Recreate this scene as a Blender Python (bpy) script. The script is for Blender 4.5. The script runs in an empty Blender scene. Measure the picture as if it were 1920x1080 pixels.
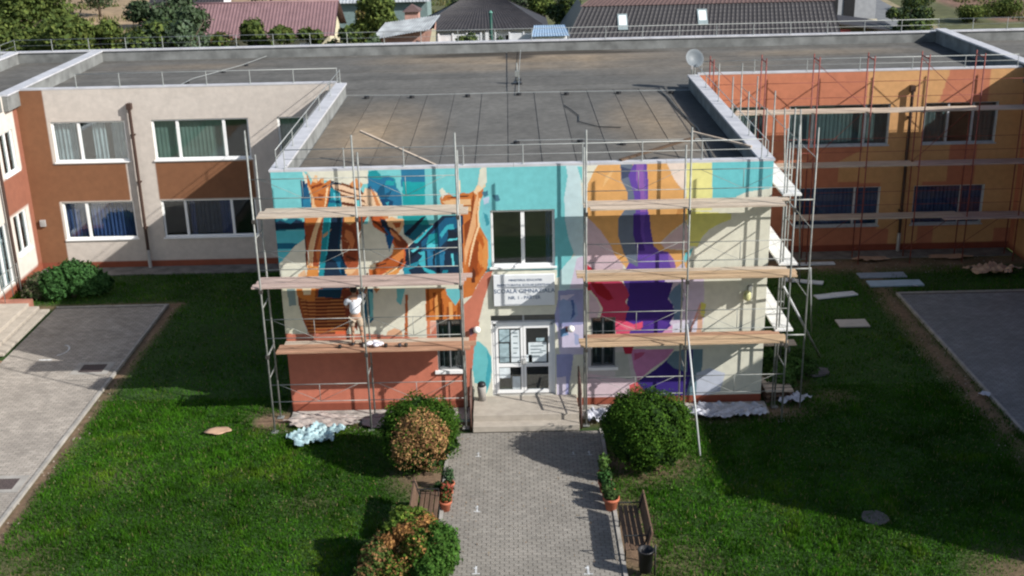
import bpy, math, random
import numpy as np
from mathutils import Vector, Matrix, Quaternion
random.seed(7); RNG = np.random.default_rng(11)
SC = bpy.context.scene; COL = SC.collection
# ------------------------------------------------------------------ camera, sky, sun, exposure
cam = bpy.data.cameras.new('camera'); camo = bpy.data.objects.new('camera', cam); COL.objects.link(camo)
rt = Vector((0.99974343,-0.00519057,-0.02204828)); up = Vector((0.02249362,0.34205484,0.93941073)); fw = Vector((-0.00266564,0.93966566,-0.34208384))
camo.matrix_world = Matrix.Translation((-0.2315,-29.7764,14.4133)) @ Matrix((rt, up, -fw)).transposed().to_4x4()
cam.sensor_width = 36; cam.lens = 36*2189.86/1920; cam.clip_start = .5; cam.clip_end = 2000
SC.camera = camo
SUN = Vector((1,-.515,.705)).normalized()
W = bpy.data.worlds.new('World'); SC.world = W; W.use_nodes = True
nt = W.node_tree; bg = nt.nodes['Background']; sky = nt.nodes.new('ShaderNodeTexSky'); sky.sky_type = 'NISHITA'; sky.sun_disc = False
sky.sun_elevation = math.asin(SUN.z); sky.sun_rotation = math.atan2(SUN.x, SUN.y); sky.air_density = 1.0; sky.dust_density = 1.2
nt.links.new(sky.outputs[0], bg.inputs[0]); bg.inputs[1].default_value = .092
sl = bpy.data.lights.new('sun','SUN'); sl.energy = 4.6; sl.angle = math.radians(.53); sl.color = (1,.965,.91)
so = bpy.data.objects.new('sun', sl); so.rotation_euler = SUN.to_track_quat('Z','Y').to_euler(); so.location = (30,-20,30); COL.objects.link(so)
vs = SC.view_settings; vs.view_transform = 'Standard'; vs.look = 'None'; vs.gamma = 1; vs.exposure = 0.6
try: vs.use_curve_mapping = False
except Exception: pass
SC.cycles.filter_width = 2.2
# ------------------------------------------------------------------ helpers
def lin(c): c = c/255; return c/12.92 if c <= .04045 else ((c+.055)/1.055)**2.4
def A(r,g,b,k=1.3): return (lin(r)/k, lin(g)/k, lin(b)/k)
MATS = {}
def mat(name, col, rough=.8, var=.12, scale=3., bump=0., bscale=30., metal=0., attr=False, spec=.3, stretch=(1,1,1), isl=0):
    if name in MATS: return MATS[name]
    m = bpy.data.materials.new(name); m.use_nodes = True; n = m.node_tree; p = n.nodes['Principled BSDF']
    p.inputs['Roughness'].default_value = rough; p.inputs['Metallic'].default_value = metal; p.inputs['Specular IOR Level'].default_value = spec
    tc = n.nodes.new('ShaderNodeTexCoord'); mp = n.nodes.new('ShaderNodeMapping'); mp.inputs['Scale'].default_value = stretch
    n.links.new(tc.outputs['Object'], mp.inputs[0])
    no = n.nodes.new('ShaderNodeTexNoise'); no.inputs['Scale'].default_value = scale; no.inputs['Detail'].default_value = 6
    n.links.new(mp.outputs[0], no.inputs['Vector'])
    mr = n.nodes.new('ShaderNodeMapRange'); mr.inputs[1].default_value = .3; mr.inputs[2].default_value = .7
    mr.inputs[3].default_value = 1-var; mr.inputs[4].default_value = 1+var; n.links.new(no.outputs[0], mr.inputs[0])
    mx = n.nodes.new('ShaderNodeVectorMath'); mx.operation = 'SCALE'
    if attr:
        a = n.nodes.new('ShaderNodeAttribute'); a.attribute_name = 'Col'; n.links.new(a.outputs['Color'], mx.inputs[0])
    else: mx.inputs[0].default_value = col
    if isl:      # tone of each laid piece
        ge = n.nodes.new('ShaderNodeNewGeometry'); oi = n.nodes.new('ShaderNodeObjectInfo'); ad = n.nodes.new('ShaderNodeMath'); ad.operation = 'ADD'; n.links.new(ge.outputs['Random Per Island'], ad.inputs[0]); n.links.new(oi.outputs['Random'], ad.inputs[1])
        fr = n.nodes.new('ShaderNodeMath'); fr.operation = 'FRACT'; n.links.new(ad.outputs[0], fr.inputs[0]); m2 = n.nodes.new('ShaderNodeMapRange'); m2.inputs[3].default_value = 1-isl; m2.inputs[4].default_value = 1+isl; n.links.new(fr.outputs[0], m2.inputs[0])
        n3 = n.nodes.new('ShaderNodeTexNoise'); n3.inputs['Scale'].default_value = .9; n3.inputs['Detail'].default_value = 5; g3 = n.nodes.new('ShaderNodeTexCoord'); n.links.new(ge.outputs['Position'], n3.inputs['Vector'])
        m3 = n.nodes.new('ShaderNodeMapRange'); m3.inputs[1].default_value = .35; m3.inputs[2].default_value = .65; m3.inputs[3].default_value = .88; m3.inputs[4].default_value = 1.05; n.links.new(n3.outputs[0], m3.inputs[0])
        mu = n.nodes.new('ShaderNodeMath'); mu.operation = 'MULTIPLY'; n.links.new(mr.outputs[0], mu.inputs[0]); n.links.new(m2.outputs[0], mu.inputs[1]); mu2 = n.nodes.new('ShaderNodeMath'); mu2.operation = 'MULTIPLY'; n.links.new(mu.outputs[0], mu2.inputs[0]); n.links.new(m3.outputs[0], mu2.inputs[1]); mr = mu2
    n.links.new(mr.outputs[0], mx.inputs['Scale']); n.links.new(mx.outputs[0], p.inputs['Base Color'])
    if bump:
        nb = n.nodes.new('ShaderNodeTexNoise'); nb.inputs['Scale'].default_value = bscale; nb.inputs['Detail'].default_value = 4
        n.links.new(mp.outputs[0], nb.inputs['Vector'])
        bp = n.nodes.new('ShaderNodeBump'); bp.inputs['Strength'].default_value = bump; bp.inputs['Distance'].default_value = .02
        n.links.new(nb.outputs[0], bp.inputs['Height']); n.links.new(bp.outputs[0], p.inputs['Normal'])
    MATS[name] = m; return m
def leafmat():
    m = bpy.data.materials.new('foliage'); m.use_nodes = True; n = m.node_tree; n.nodes.remove(n.nodes['Principled BSDF']); out = n.nodes['Material Output']
    a = n.nodes.new('ShaderNodeAttribute'); a.attribute_name = 'Col'
    d = n.nodes.new('ShaderNodeBsdfPrincipled'); d.inputs['Roughness'].default_value = .75; d.inputs['Specular IOR Level'].default_value = .08
    t = n.nodes.new('ShaderNodeBsdfTranslucent'); mx = n.nodes.new('ShaderNodeMixShader'); mx.inputs[0].default_value = .22
    n.links.new(a.outputs[0], d.inputs['Base Color']); n.links.new(a.outputs[0], t.inputs[0])
    n.links.new(d.outputs[0], mx.inputs[1]); n.links.new(t.outputs[0], mx.inputs[2]); n.links.new(mx.outputs[0], out.inputs[0]); return m
LEAF = leafmat()
def glassmat():
    m = bpy.data.materials.new('window_glass'); m.use_nodes = True; n = m.node_tree; n.nodes.remove(n.nodes['Principled BSDF']); out = n.nodes['Material Output']
    t = n.nodes.new('ShaderNodeBsdfTransparent'); t.inputs[0].default_value = (.78,.83,.83,1)
    g = n.nodes.new('ShaderNodeBsdfGlossy'); g.inputs['Roughness'].default_value = .03; g.inputs[0].default_value = (.9,.95,1,1)
    no = n.nodes.new('ShaderNodeTexNoise'); no.inputs['Scale'].default_value = 1.3; bp = n.nodes.new('ShaderNodeBump'); bp.inputs['Strength'].default_value = .08; bp.inputs['Distance'].default_value = .02
    n.links.new(no.outputs[0], bp.inputs['Height']); n.links.new(bp.outputs[0], g.inputs['Normal'])
    mx = n.nodes.new('ShaderNodeMixShader'); mx.inputs[0].default_value = .10
    n.links.new(t.outputs[0], mx.inputs[1]); n.links.new(g.outputs[0], mx.inputs[2]); n.links.new(mx.outputs[0], out.inputs[0]); return m
GLASS = glassmat()
ORG = {}
def link(name, me, m, parent):
    o = bpy.data.objects.new(name, me); COL.objects.link(o)
    if m is not None and me is not None and not me.materials: me.materials.append(m)
    if parent is not None:
        o.parent = parent; w = ORG.get(parent.name, Vector((0,0,0))); o.matrix_parent_inverse = Matrix.Translation(-w)
    return o
def mk(name, v, f, m, parent=None, smooth=False):
    me = bpy.data.meshes.new(name); me.from_pydata([tuple(p) for p in v], [], f); me.update()
    if smooth: me.polygons.foreach_set('use_smooth', [True]*len(me.polygons))
    return link(name, me, m, parent)
def tag(o, label, cat=None, group=None, kind=None):
    if label: o['label'] = label
    if cat: o['category'] = cat
    if group: o['group'] = group
    if kind: o['kind'] = kind
    return o
def thing(name, label, cat, loc=(0,0,0), group=None):
    o = bpy.data.objects.new(name, None); COL.objects.link(o); o.location = loc; o.empty_display_size = .2
    ORG[o.name] = Vector(loc); tag(o, label, cat, group); return o
class G:
    def __init__(s): s.v = []; s.f = []
    def add(s, v, f): b = len(s.v); s.v += [tuple(p) for p in v]; s.f += [tuple(i+b for i in q) for q in f]; return s
    def box(s, x0,x1,y0,y1,z0,z1, M=None):
        v = [Vector((x,y,z)) for z in (z0,z1) for y in (y0,y1) for x in (x0,x1)]
        if M is not None: v = [M @ p for p in v]
        return s.add(v, [(0,2,3,1),(4,5,7,6),(0,1,5,4),(2,6,7,3),(0,4,6,2),(1,3,7,5)])
    def tube(s, p, q, r, n=8, r2=None):
        p = Vector(p); q = Vector(q); d = (q-p).normalized(); a = d.orthogonal().normalized(); b = d.cross(a); r2 = r if r2 is None else r2
        v = [p+(a*math.cos(t)+b*math.sin(t))*r for t in [2*math.pi*i/n for i in range(n)]]+[q+(a*math.cos(t)+b*math.sin(t))*r2 for t in [2*math.pi*i/n for i in range(n)]]
        return s.add(v, [(i,(i+1)%n,n+(i+1)%n,n+i) for i in range(n)]+[tuple(range(n))[::-1], tuple(range(n,2*n))])
    def lathe(s, c, prof, n=20):
        v = []; 
        for r,z in prof: v += [(c[0]+r*math.cos(2*math.pi*i/n), c[1]+r*math.sin(2*math.pi*i/n), c[2]+z) for i in range(n)]
        f = [(k*n+i,k*n+(i+1)%n,(k+1)*n+(i+1)%n,(k+1)*n+i) for k in range(len(prof)-1) for i in range(n)]
        return s.add(v, f+[tuple(range(n))[::-1], tuple(range((len(prof)-1)*n,len(prof)*n))])
    def ball(s, c, r, n=12, m=8):
        rx,ry,rz = (r,r,r) if not isinstance(r,tuple) else r; v = []
        for j in range(m+1):
            for i in range(n):
                t = math.pi*(j+.02)/(m+.04); p = 2*math.pi*i/n; v.append((c[0]+rx*math.sin(t)*math.cos(p), c[1]+ry*math.sin(t)*math.sin(p), c[2]+rz*math.cos(t)))
        return s.add(v, [(j*n+i,(j+1)*n+i,(j+1)*n+(i+1)%n,j*n+(i+1)%n) for j in range(m) for i in range(n)]+[tuple(range(n)), tuple(range(m*n,m*n+n))[::-1]])
    def mk(s, name, m, parent=None, smooth=False): return mk(name, s.v, s.f, m, parent, smooth)
def box(name, b, m, parent=None): return G().box(*b).mk(name, m, parent)
def tube(name, p, q, r, m, parent=None, n=8): return G().tube(p,q,r,n).mk(name, m, parent, True)
def nbox(name, b, m, parent, bev=.01):      # box with chamfered long edges
    x0,x1,y0,y1,z0,z1 = b; o = box(name, b, m, parent); md = o.modifiers.new('b','BEVEL'); md.width = bev; md.segments = 1; return o
def copy_tree(o, parent=None):
    c = o.copy(); COL.objects.link(c)
    if parent is not None: c.parent = parent
    for ch in list(o.children): copy_tree(ch, c)
    return c
def setcol(me, cols, dom='POINT'):
    a = me.color_attributes.new('Col', 'FLOAT_COLOR', dom); c = np.ones((len(cols),4), np.float32); c[:,:3] = cols; a.data.foreach_set('color', c.ravel())
def bigmesh(name, V, F, cols, m, parent=None, dom='CORNER', smooth=False):
    V = np.asarray(V, np.float32); F = np.asarray(F, np.int32); k = F.shape[1]
    me = bpy.data.meshes.new(name); me.vertices.add(len(V)); me.vertices.foreach_set('co', V.ravel())
    me.loops.add(F.size); me.loops.foreach_set('vertex_index', F.ravel()); me.polygons.add(len(F))
    me.polygons.foreach_set('loop_start', np.arange(0,F.size,k,dtype=np.int32)); me.polygons.foreach_set('loop_total', np.full(len(F),k,np.int32))
    me.update(calc_edges=True)
    me.polygons.foreach_set('use_smooth', np.full(len(F),bool(smooth)))
    if cols is not None:
        cols = np.asarray(cols, np.float32)
        if dom == 'FACE': cols = np.repeat(cols, k, axis=0); dom = 'CORNER'
        setcol(me, cols, dom)
    return link(name, me, m, parent)
def vnoise(x, y, s, seed=0):            # smooth value noise on arrays
    r = np.random.default_rng(seed); T = r.random((64,64)); X = x/s; Y = y/s; i = np.floor(X).astype(int); j = np.floor(Y).astype(int)
    u = X-i; v = Y-j; u = u*u*(3-2*u); v = v*v*(3-2*v); g = lambda a,b: T[a%64,b%64]
    return (g(i,j)*(1-u)+g(i+1,j)*u)*(1-v)+(g(i,j+1)*(1-u)+g(i+1,j+1)*u)*v
def fbm(x, y, s, seed=0): return .5*vnoise(x,y,s,seed)+.3*vnoise(x,y,s/2.1,seed+1)+.2*vnoise(x,y,s/4.3,seed+2)
def inpoly(X, Y, poly):
    r = np.zeros(X.shape, bool); n = len(poly)
    for i in range(n):
        x0,y0 = poly[i]; x1,y1 = poly[(i+1)%n]
        if y0 == y1: continue
        c = ((y0 > Y) != (y1 > Y)) & (X < (x1-x0)*(Y-y0)/(y1-y0)+x0); r ^= c
    return r
# ------------------------------------------------------------------ materials
plaster = mat('painted_plaster', (0,0,0), .85, .075, 5.0, .4, 45, attr=True)
cream = mat('cream_plaster', A(214,205,196), .85, .05, 2, .25, 60)
white = mat('white_plastic_frame', (.78,.78,.77), .35, .03, 3)
wframe_r = mat('greyed_window_frame', (.42,.43,.45), .5, .15, 5)
coping = mat('metal_coping', (.46,.46,.48), .55, .14, 2.2, .1, 6)
parap = mat('parapet_bitumen', (.17,.175,.17), .9, .35, 1.6, .4, 8)
steel = mat('galvanised_steel', (.25,.26,.245), .55, .25, 6, .15, 40, metal=.3)
redst = mat('red_primed_steel', (.20,.055,.045), .6, .3, 7)
plk = [mat('weathered_plank_a', A(216,198,178,1.5), .85, .28, 5, .5, 30, stretch=(.25,3,3)), mat('pink_stained_plank', A(206,182,172,1.5), .85, .3, 4, .5, 30, stretch=(.3,3,3)),
       mat('warm_new_plank', A(210,180,146,1.55), .8, .3, 4, .5, 30, stretch=(.3,3,3)), mat('reddish_plank', A(196,152,124,1.55), .8, .35, 3, .5, 30, stretch=(.3,3,3))]
brownpipe = mat('brown_pipe', (.055,.032,.025), .45, .15)
greypipe = mat('grey_pipe', (.35,.34,.33), .6, .2)
concrete = mat('concrete', (.30,.285,.26), .9, .2, 2.5, .4, 25)
stepm = mat('step_tiles', (.36,.32,.27), .75, .12, 4, .2, 12)
brick = mat('terracotta_edge', (.30,.13,.09), .85, .2, 4, .2, 20)
dark = mat('black_plastic', (.02,.02,.022), .4, .1)
wood = mat('bench_wood', (.12,.075,.05), .7, .3, 6, .4, 30, stretch=(1,.3,1))
bark = mat('bark', (.10,.075,.055), .9, .3, 8, .6, 20)
terra = mat('terracotta', (.42,.13,.07), .75, .15, 6)
soilm = mat('potting_soil', (.05,.035,.025), .95, .3, 20)
tan = mat('paver', (.25,.235,.215), .9, .18, 9, .3, 60)
bluecurt = mat('blue_curtain', (.06,.10,.26), .9, .2, 2)
greenblind = mat('green_grey_blind', (.24,.32,.28), .8, .08, 2)
greycurt = mat('grey_curtain', (.42,.45,.48), .9, .2, 2)
intwall = mat('interior_wall', (.25,.25,.22), .9)
# ------------------------------------------------------------------ ground surfaces
PATHX = (-2.04, 1.95)
def soil(x, y):                          # 0 lawn .. 1 bare earth
    n = fbm(x, y, 1.7, 5); s = np.zeros(x.shape)
    def near(v, w): return np.clip(1-np.abs(v)/w, 0, 1)
    s = np.maximum(s, 1.25*near(x+12.35, .38)*(y < 9)*(.55+n*.8)); s = np.maximum(s, 1.2*near(y-8.95,.3)*(x < -12)*(.6+n*.6))
    s = np.maximum(s, 1.15*near(x-12.7, .7)*(.2+n*1.2)); s = np.maximum(s, 1.3*near(np.hypot(x-2.9, (y+3.4)*1.1), 1.7)*(.5+n)); s = np.maximum(s, 1.4*near(np.hypot(x+2.5,(y+3.9)*.9), 1.3)*(.4+n))
    s = np.maximum(s, 1.3*near(np.hypot((x+2.6)*1.2, (y+7.2)*.7), 1.6)*(.3+n)); s = np.maximum(s, 1.4*near(np.hypot((x-2.3)*1.6, (y+7)*.45), 1.35)*(.4+n))
    s = np.maximum(s, 1.2*near(np.hypot(x-8.7,(y-.2)*1.3), .9)*(.3+n)); s = np.maximum(s, 1.4*near(y+.5,.9)*(np.abs(x) < 7.6)*(.3+n)); s = np.maximum(s, 1.3*near(y-11.6,1.3)*(x > 6)*(.3+n))
    s = np.maximum(s, 1.5*near(np.hypot((x+12.0)*.8,(y+7.5)*.5), 1.6)*(n-.1)); s = np.maximum(s, 1.5*near(np.hypot(x-10.3,(y+8.6)*1.), 1.4)*(.2+n)); s = np.maximum(s, near(np.hypot(x-3.4,(y+8.6)*.6), 1.2)*(n+.2))
    s = np.maximum(s, .8*near(np.hypot(x+5.3,(y+5)*1.6), 1.1)*(n+.1)); s = np.maximum(s, .9*near(np.hypot(x+10.3,(y+3.5)*1.2), 1.3)*(n+.05)); s = np.maximum(s, near(np.hypot(x+7.2,(y+.2)), .9)*(n+.3))
    s = np.maximum(s, 1.1*near(x-7.6,.9)*(y > -1)*(y < 3)*(n+.2))
    return np.clip(s, 0, 1)
gx = np.arange(-19, 19.2, .2); gy = np.arange(-16, 13.3, .2); X, Y = np.meshgrid(gx, gy, indexing='ij')
Z = -.012+.03*(fbm(X,Y,3,3)-.5); inside_ = (np.abs(X) < 6.9) & (Y > -.6); Z[inside_] = -.03
cut = ((X > PATHX[0]-.12)&(X < PATHX[1]+.12)) | ((X < -12.3)&(Y < 9.1)) | ((X > 12.9)&(Y < 8.6)); Z[cut] = -.05
s_ = soil(X,Y)[...,None]; n_ = fbm(X,Y,1.1,8)[...,None]
cg = np.array([.026,.06,.011])*(.7+.6*n_); cs = np.array([.17,.11,.07])*(.7+.6*fbm(X,Y,.5,9)[...,None]); cc = cg*(1-s_)+cs*s_
nx, ny = len(gx), len(gy); idx = np.arange(nx*ny).reshape(nx,ny)
F = np.stack([idx[:-1,:-1],idx[1:,:-1],idx[1:,1:],idx[:-1,1:]],-1).reshape(-1,4)
lawn = bigmesh('lawn', np.stack([X,Y,Z],-1).reshape(-1,3), F, cc.reshape(-1,3), mat('lawn_soil',(0,0,0),.95,.25,9,.6,30,attr=True), None, 'POINT', True); lawn['kind'] = 'structure'
# grass blades
def blades(n, x0,x1,y0,y1):
    x = RNG.uniform(x0,x1,n); y = RNG.uniform(y0,y1,n); s = soil(x,y); d = fbm(x,y,1.3,21)
    ok = RNG.random(n) > s*1.1
    ok &= ~((x > PATHX[0]-.1)&(x < PATHX[1]+.1)&(y < .2)); ok &= ~((x < -12.42)&(y < 9.0)); ok &= ~((x > 13.05)&(y < 8.5)); ok &= ~((np.abs(x) < 6.75)&(y > -.45)); ok &= y < 12.2; ok &= ~((x > 6)&(y > 11.2))
    return x[ok], y[ok], d[ok]
bx, by, bd = [np.concatenate(a) for a in zip(blades(430000,-13,13.2,-12.5,1), blades(150000,-19,19,1,12.3), blades(4000,-19,-16.1,-13,3.6))]
n = len(bx); h = RNG.uniform(.035,.09,n)*(.45+1.1*bd)*np.where(fbm(bx,by,.5,37) > .66,1.7,1); a = RNG.uniform(0,6.28,n); w = RNG.uniform(.008,.017,n); l = RNG.uniform(.0,.06,n); a2 = RNG.uniform(0,6.28,n)
B = np.stack([bx,by,np.full(n,-.015)],-1); D = np.stack([np.cos(a)*w,np.sin(a)*w,np.zeros(n)],-1); T = B+np.stack([np.cos(a2)*l,np.sin(a2)*l,h],-1)
V = np.stack([B-D,B+D,T],1).reshape(-1,3); F = np.arange(3*n).reshape(n,3)
r = RNG.random((n,1)); patch = fbm(bx,by,2.6,31)[:,None]; yel = np.clip((fbm(bx,by,1.2,33)[:,None]-.6)*3,0,1)
tuft = (fbm(bx,by,.35,35)[:,None]-.5)
col = (np.array([.038,.118,.006])*(1-yel)+np.array([.10,.18,.010])*yel)*(.5+.75*r)*(.5+.95*patch)*(1+1.1*tuft)
col = np.where(RNG.random((n,1)) < .03, np.array([.20,.17,.08]), col)
g = bigmesh('grass', V, F, col, LEAF, None, 'FACE'); tag(g, 'short mown green grass covering the lawns either side of the path', 'grass', None, 'stuff')
n = 26000; x = RNG.uniform(-13,13,n); y = RNG.uniform(-11,2,n); q = fbm(x,y,.9,91); ok = (q > .6)&~((x > -2.2)&(x < 2.1))&(soil(x,y) < .4)&~((np.abs(x) < 6.9)&(y > -.6))&~(x < -12.3); x = x[ok]; y = y[ok]; n = len(x)
a = RNG.uniform(0,6.28,n); w = RNG.uniform(.014,.03,n); z = RNG.uniform(.02,.07,n); e = RNG.normal(size=(n,2))*.3
B = np.stack([x,y,z],-1); D = np.stack([np.cos(a)*w,np.sin(a)*w,e[:,0]*w],-1); E_ = np.stack([-np.sin(a)*w,np.cos(a)*w,e[:,1]*w],-1)
cv = bigmesh('clover', np.stack([B-D,B-E_,B+D,B+E_],1).reshape(-1,3), np.arange(4*n).reshape(n,4), np.array([(.05,.13,.02),(.035,.09,.02),(.09,.16,.03)])[RNG.integers(0,3,n)]*RNG.uniform(.6,1.3,(n,1)), LEAF, None, 'FACE'); tag(cv,'patches of clover and small broad leaved weeds in the lawn','clover',None,'stuff')
n = 700; x = np.concatenate([RNG.normal(-2.8,1.6,n//2),RNG.normal(3.0,1.9,n//2)]); y = RNG.normal(-4.8,2.2,n); y = np.minimum(y,-1.9); a = RNG.uniform(0,6.28,n); w = RNG.uniform(.012,.028,n); B = np.stack([x,y,RNG.uniform(.008,.03,n)],-1); D = np.stack([np.cos(a)*w,np.sin(a)*w,RNG.normal(size=n)*.008],-1); E_ = np.stack([-np.sin(a)*w*.5,np.cos(a)*w*.5,RNG.normal(size=n)*.006],-1)
fl = bigmesh('fallen_leaves', np.stack([B-D,B-E_,B+D,B+E_],1).reshape(-1,3), np.arange(4*n).reshape(n,4), np.array([(.24,.15,.07),(.3,.2,.09),(.14,.09,.05)])[RNG.integers(0,3,n)], LEAF, None, 'FACE'); tag(fl,'dry leaves scattered around the thujas and along the path edges','fallen leaves',None,'stuff')
# far ground
def farcol(x, y):
    n = fbm(x,y,14,41); c = np.zeros(x.shape+(3,)); c[:] = (.09,.095,.04)
    dry = (x < -22)&(y > 66); c[dry] = (.30,.215,.13)
    field = (x > 44+(95-y)*-.0)&(y > 78); c[field] = (.17,.10,.07)
    return c*(.65+.7*n[...,None])*(.8+.4*fbm(x,y,3,44)[...,None])
gx = np.concatenate([np.arange(-300,-60,20), np.arange(-60,70,1.5), np.arange(70,320,20)]); gy = np.concatenate([np.arange(-60,23,20), np.arange(22.9,130,1.5), np.arange(135,600,30)])
X, Y = np.meshgrid(gx, gy, indexing='ij'); Z = np.full(X.shape,-.12); nx, ny = X.shape; idx = np.arange(nx*ny).reshape(nx,ny)
F = np.stack([idx[:-1,:-1],idx[1:,:-1],idx[1:,1:],idx[:-1,1:]],-1).reshape(-1,4)
o = bigmesh('terrain', np.stack([X,Y,Z],-1).reshape(-1,3), F, farcol(X,Y).reshape(-1,3), mat('field_earth',(0,0,0),.95,.3,1.2,.5,3,attr=True), None, 'POINT'); o['kind'] = 'structure'
# paved surfaces with single paving bricks
def paving(name, x0,x1,y0,y1, base_col, holes=(), big=300):
    base = box(name, (x0,x1,y0,y1,-.10,-.006), mat('paving_joint_sand',(.10,.09,.078),.95,.2,10)); base['kind'] = 'structure'
    L, Wd, gp = .2, .1, .006; cells = []
    ny = int((y1-y0)/(Wd+gp)); nx = int((x1-x0)/(L+gp))+1
    for j in range(ny):
        off = (j%2)*(L+gp)/2
        for i in range(-1,nx):
            a = x0+i*(L+gp)+off; b = a+L; c = y0+j*(Wd+gp); d = c+Wd; a = max(a,x0); b = min(b,x1)
            if b-a < .03: continue
            mx, my = (a+b)/2, (c+d)/2
            if any(h[0] < mx < h[1] and h[2] < my < h[3] for h in holes): continue
            cells.append((a,b,c,d))
    cells.sort(key=lambda q: q[2]); m = base_col
    vis = [q for q in cells if q[2] > -8.45]; rest = [q for q in cells if q[2] <= -8.45]
    me = {}
    for q in vis[:big]:
        key = round(q[1]-q[0],3)
        if key not in me:
            hh = key/2; me[key] = bpy.data.meshes.new('paver'); e = .006
            v = [(-hh,-.05,-.02),(hh,-.05,-.02),(hh,.05,-.02),(-hh,.05,-.02),(-hh+e,-.05+e,.0),(hh-e,-.05+e,.0),(hh-e,.05-e,.0),(-hh+e,.05-e,.0)]
            me[key].from_pydata(v,[],[(4,5,6,7),(0,1,5,4),(1,2,6,5),(2,3,7,6),(3,0,4,7)]); me[key].materials.append(m)
        o = bpy.data.objects.new('paver', me[key]); COL.objects.link(o); o.parent = base; o.location = ((q[0]+q[1])/2,(q[2]+q[3])/2,random.uniform(-.0015,.0025))
    R = rest+vis[big:]; V = []; F = []; e = .006
    for k,(a,b,c,d) in enumerate(R):
        t = random.uniform(-.0015,.0025); V += [(a,c,-.02),(b,c,-.02),(b,d,-.02),(a,d,-.02),(a+e,c+e,t),(b-e,c+e,t),(b-e,d-e,t),(a+e,d-e,t)]; s = 8*k
        F += [(s+4,s+5,s+6,s+7),(s,s+1,s+5,s+4),(s+1,s+2,s+6,s+5),(s+2,s+3,s+7,s+6),(s+3,s,s+4,s+7)]
    o = mk('paving_bricks', V, F, m, base); o['kind'] = 'stuff'; return base
tanp = mat('grey_paver', (.235,.218,.192), .9, .12, 5, .3, 60, isl=.09); tanl = mat('pale_paver', (.31,.28,.245), .9, .12, 3, .3, 60, isl=.13); tanr = mat('blue_grey_paver', (.19,.195,.20), .9, .12, 3, .3, 60, isl=.1)
path = paving('path', PATHX[0],PATHX[1],-13,-1.52, tanp)
lpave = paving('left_pavement', -16.45,-12.6,-13,8.8, tanl, holes=((-13.82,-12.88,3.0,3.8),(-13.7,-12.8,-4.15,-3.4)))
rpave = paving('right_pavement', 13.15,18.7,-12,8.35, tanr)
for x,y0,y1 in ((PATHX[0]-.05,-13,-1.5),(PATHX[1]+.05,-13,-1.5),(-12.55,-13,8.85),(13.1,-12,8.4)):
    yy = y0
    k = {-2.09:path,2.0:path,-12.55:lpave,13.1:rpave}[round(x,2)]
    while yy < y1-.1:
        t = min(yy+.98,y1); box('kerb_stone', (x-.045,x+.045,yy,t,-.1,.035+random.uniform(-.006,.006)), concrete, k); yy += 1.0
xx = -16.45
while xx < -12.7: box('kerb_stone', (xx,xx+.97,8.82,8.9,-.1,.03), concrete, lpave); xx += 1
xx = 13.15
while xx < 18.6: box('kerb_stone', (xx,xx+.97,8.37,8.45,-.1,.03), concrete, rpave); xx += 1
# drain covers
def drain(x0,x1,y0,y1,lab):
    t = thing('drain_cover', lab, 'drain cover', ((x0+x1)/2,(y0+y1)/2,0), 'drain covers in the left pavement')
    g = G().box(x0-.2,x1+.2,y0-.15,y0,-.06,.007).box(x0-.2,x1+.2,y1,y1+.15,-.06,.007).box(x0-.2,x0,y0,y1,-.06,.007).box(x1,x1+.2,y0,y1,-.06,.007); g.mk('concrete_frame', concrete, t)
    box('pit', (x0,x1,y0,y1,-.09,-.04), dark, t)
    n = 9
    for i in range(n):
        a = x0+(x1-x0)*i/n; box('grate_bar', (a+.008,a+(x1-x0)/n-.02,y0,y1,-.03,.004), mat('rusty_iron',(.075,.055,.055),.6,.3,12), t)
drain(-13.72,-12.98,3.1,3.7,'dark metal grate drain cover in the left pavement, the one farther from the camera')
drain(-13.6,-12.9,-4.05,-3.5,'dark metal grate drain cover in the left pavement, the nearer one at the picture edge')
# painted marks on the path and left pavement
mk_m = mat('white_road_paint', (.46,.47,.47), .8, .45, 10)
for x,y,s in ((-1.28,-2.78,.8),(-1.25,-5.5,.9),(-1.22,-8.06,1),(1.21,-8.15,1.1),(1.59,-2.83,.75),(1.18,-2.81,.5)):
    s *= .78; g = G().box(x-.025*s,x+.03*s,y-.13*s,y+.22*s,.003,.006); g.box(x-.12*s,x+.12*s,y-.17*s,y-.13*s,.003,.006); g.box(x-.075*s,x-.025*s,y+.1*s,y+.14*s,.003,.006); g.mk('painted_mark', mk_m, path)
g = G()
for i in range(9):
    a0 = -1.3+i*.3; a1 = a0+.3; p = [(-14.95+.32*math.cos(t)*r,4.9+.45*math.sin(t)*r,.006) for t in (a0,a1) for r in (.9,1.05)]; g.add(p,[(0,1,3,2)])
g.mk('painted_mark', mk_m, lpave); box('painted_mark', (-15.3,-14.9,4.1,4.18,.003,.006), mk_m, lpave)
# walkway strips by the walls
o = box('perimeter_walk', (-18.45,-6.6,12.2,13.1,-.1,.03), mat('dark_walk',(.15,.145,.135),.95,.4,2,.5,15)); o['kind'] = 'structure'
o = box('perimeter_walk', (6.6,18.7,12.2,13.1,-.1,.02), mat('dark_walk',(.15,.145,.135))); o['kind'] = 'structure'
o = box('perimeter_walk', (-6.55,-1.5,-.75,-.02,-.1,.03), mat('dusty_concrete',(.36,.34,.31),.95,.35,3,.5,20)); o['kind'] = 'structure'
o = box('perimeter_walk', (1.45,6.7,-.75,-.02,-.1,.03), mat('dusty_concrete',(.3,.3,.3))); o['kind'] = 'structure'
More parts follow.
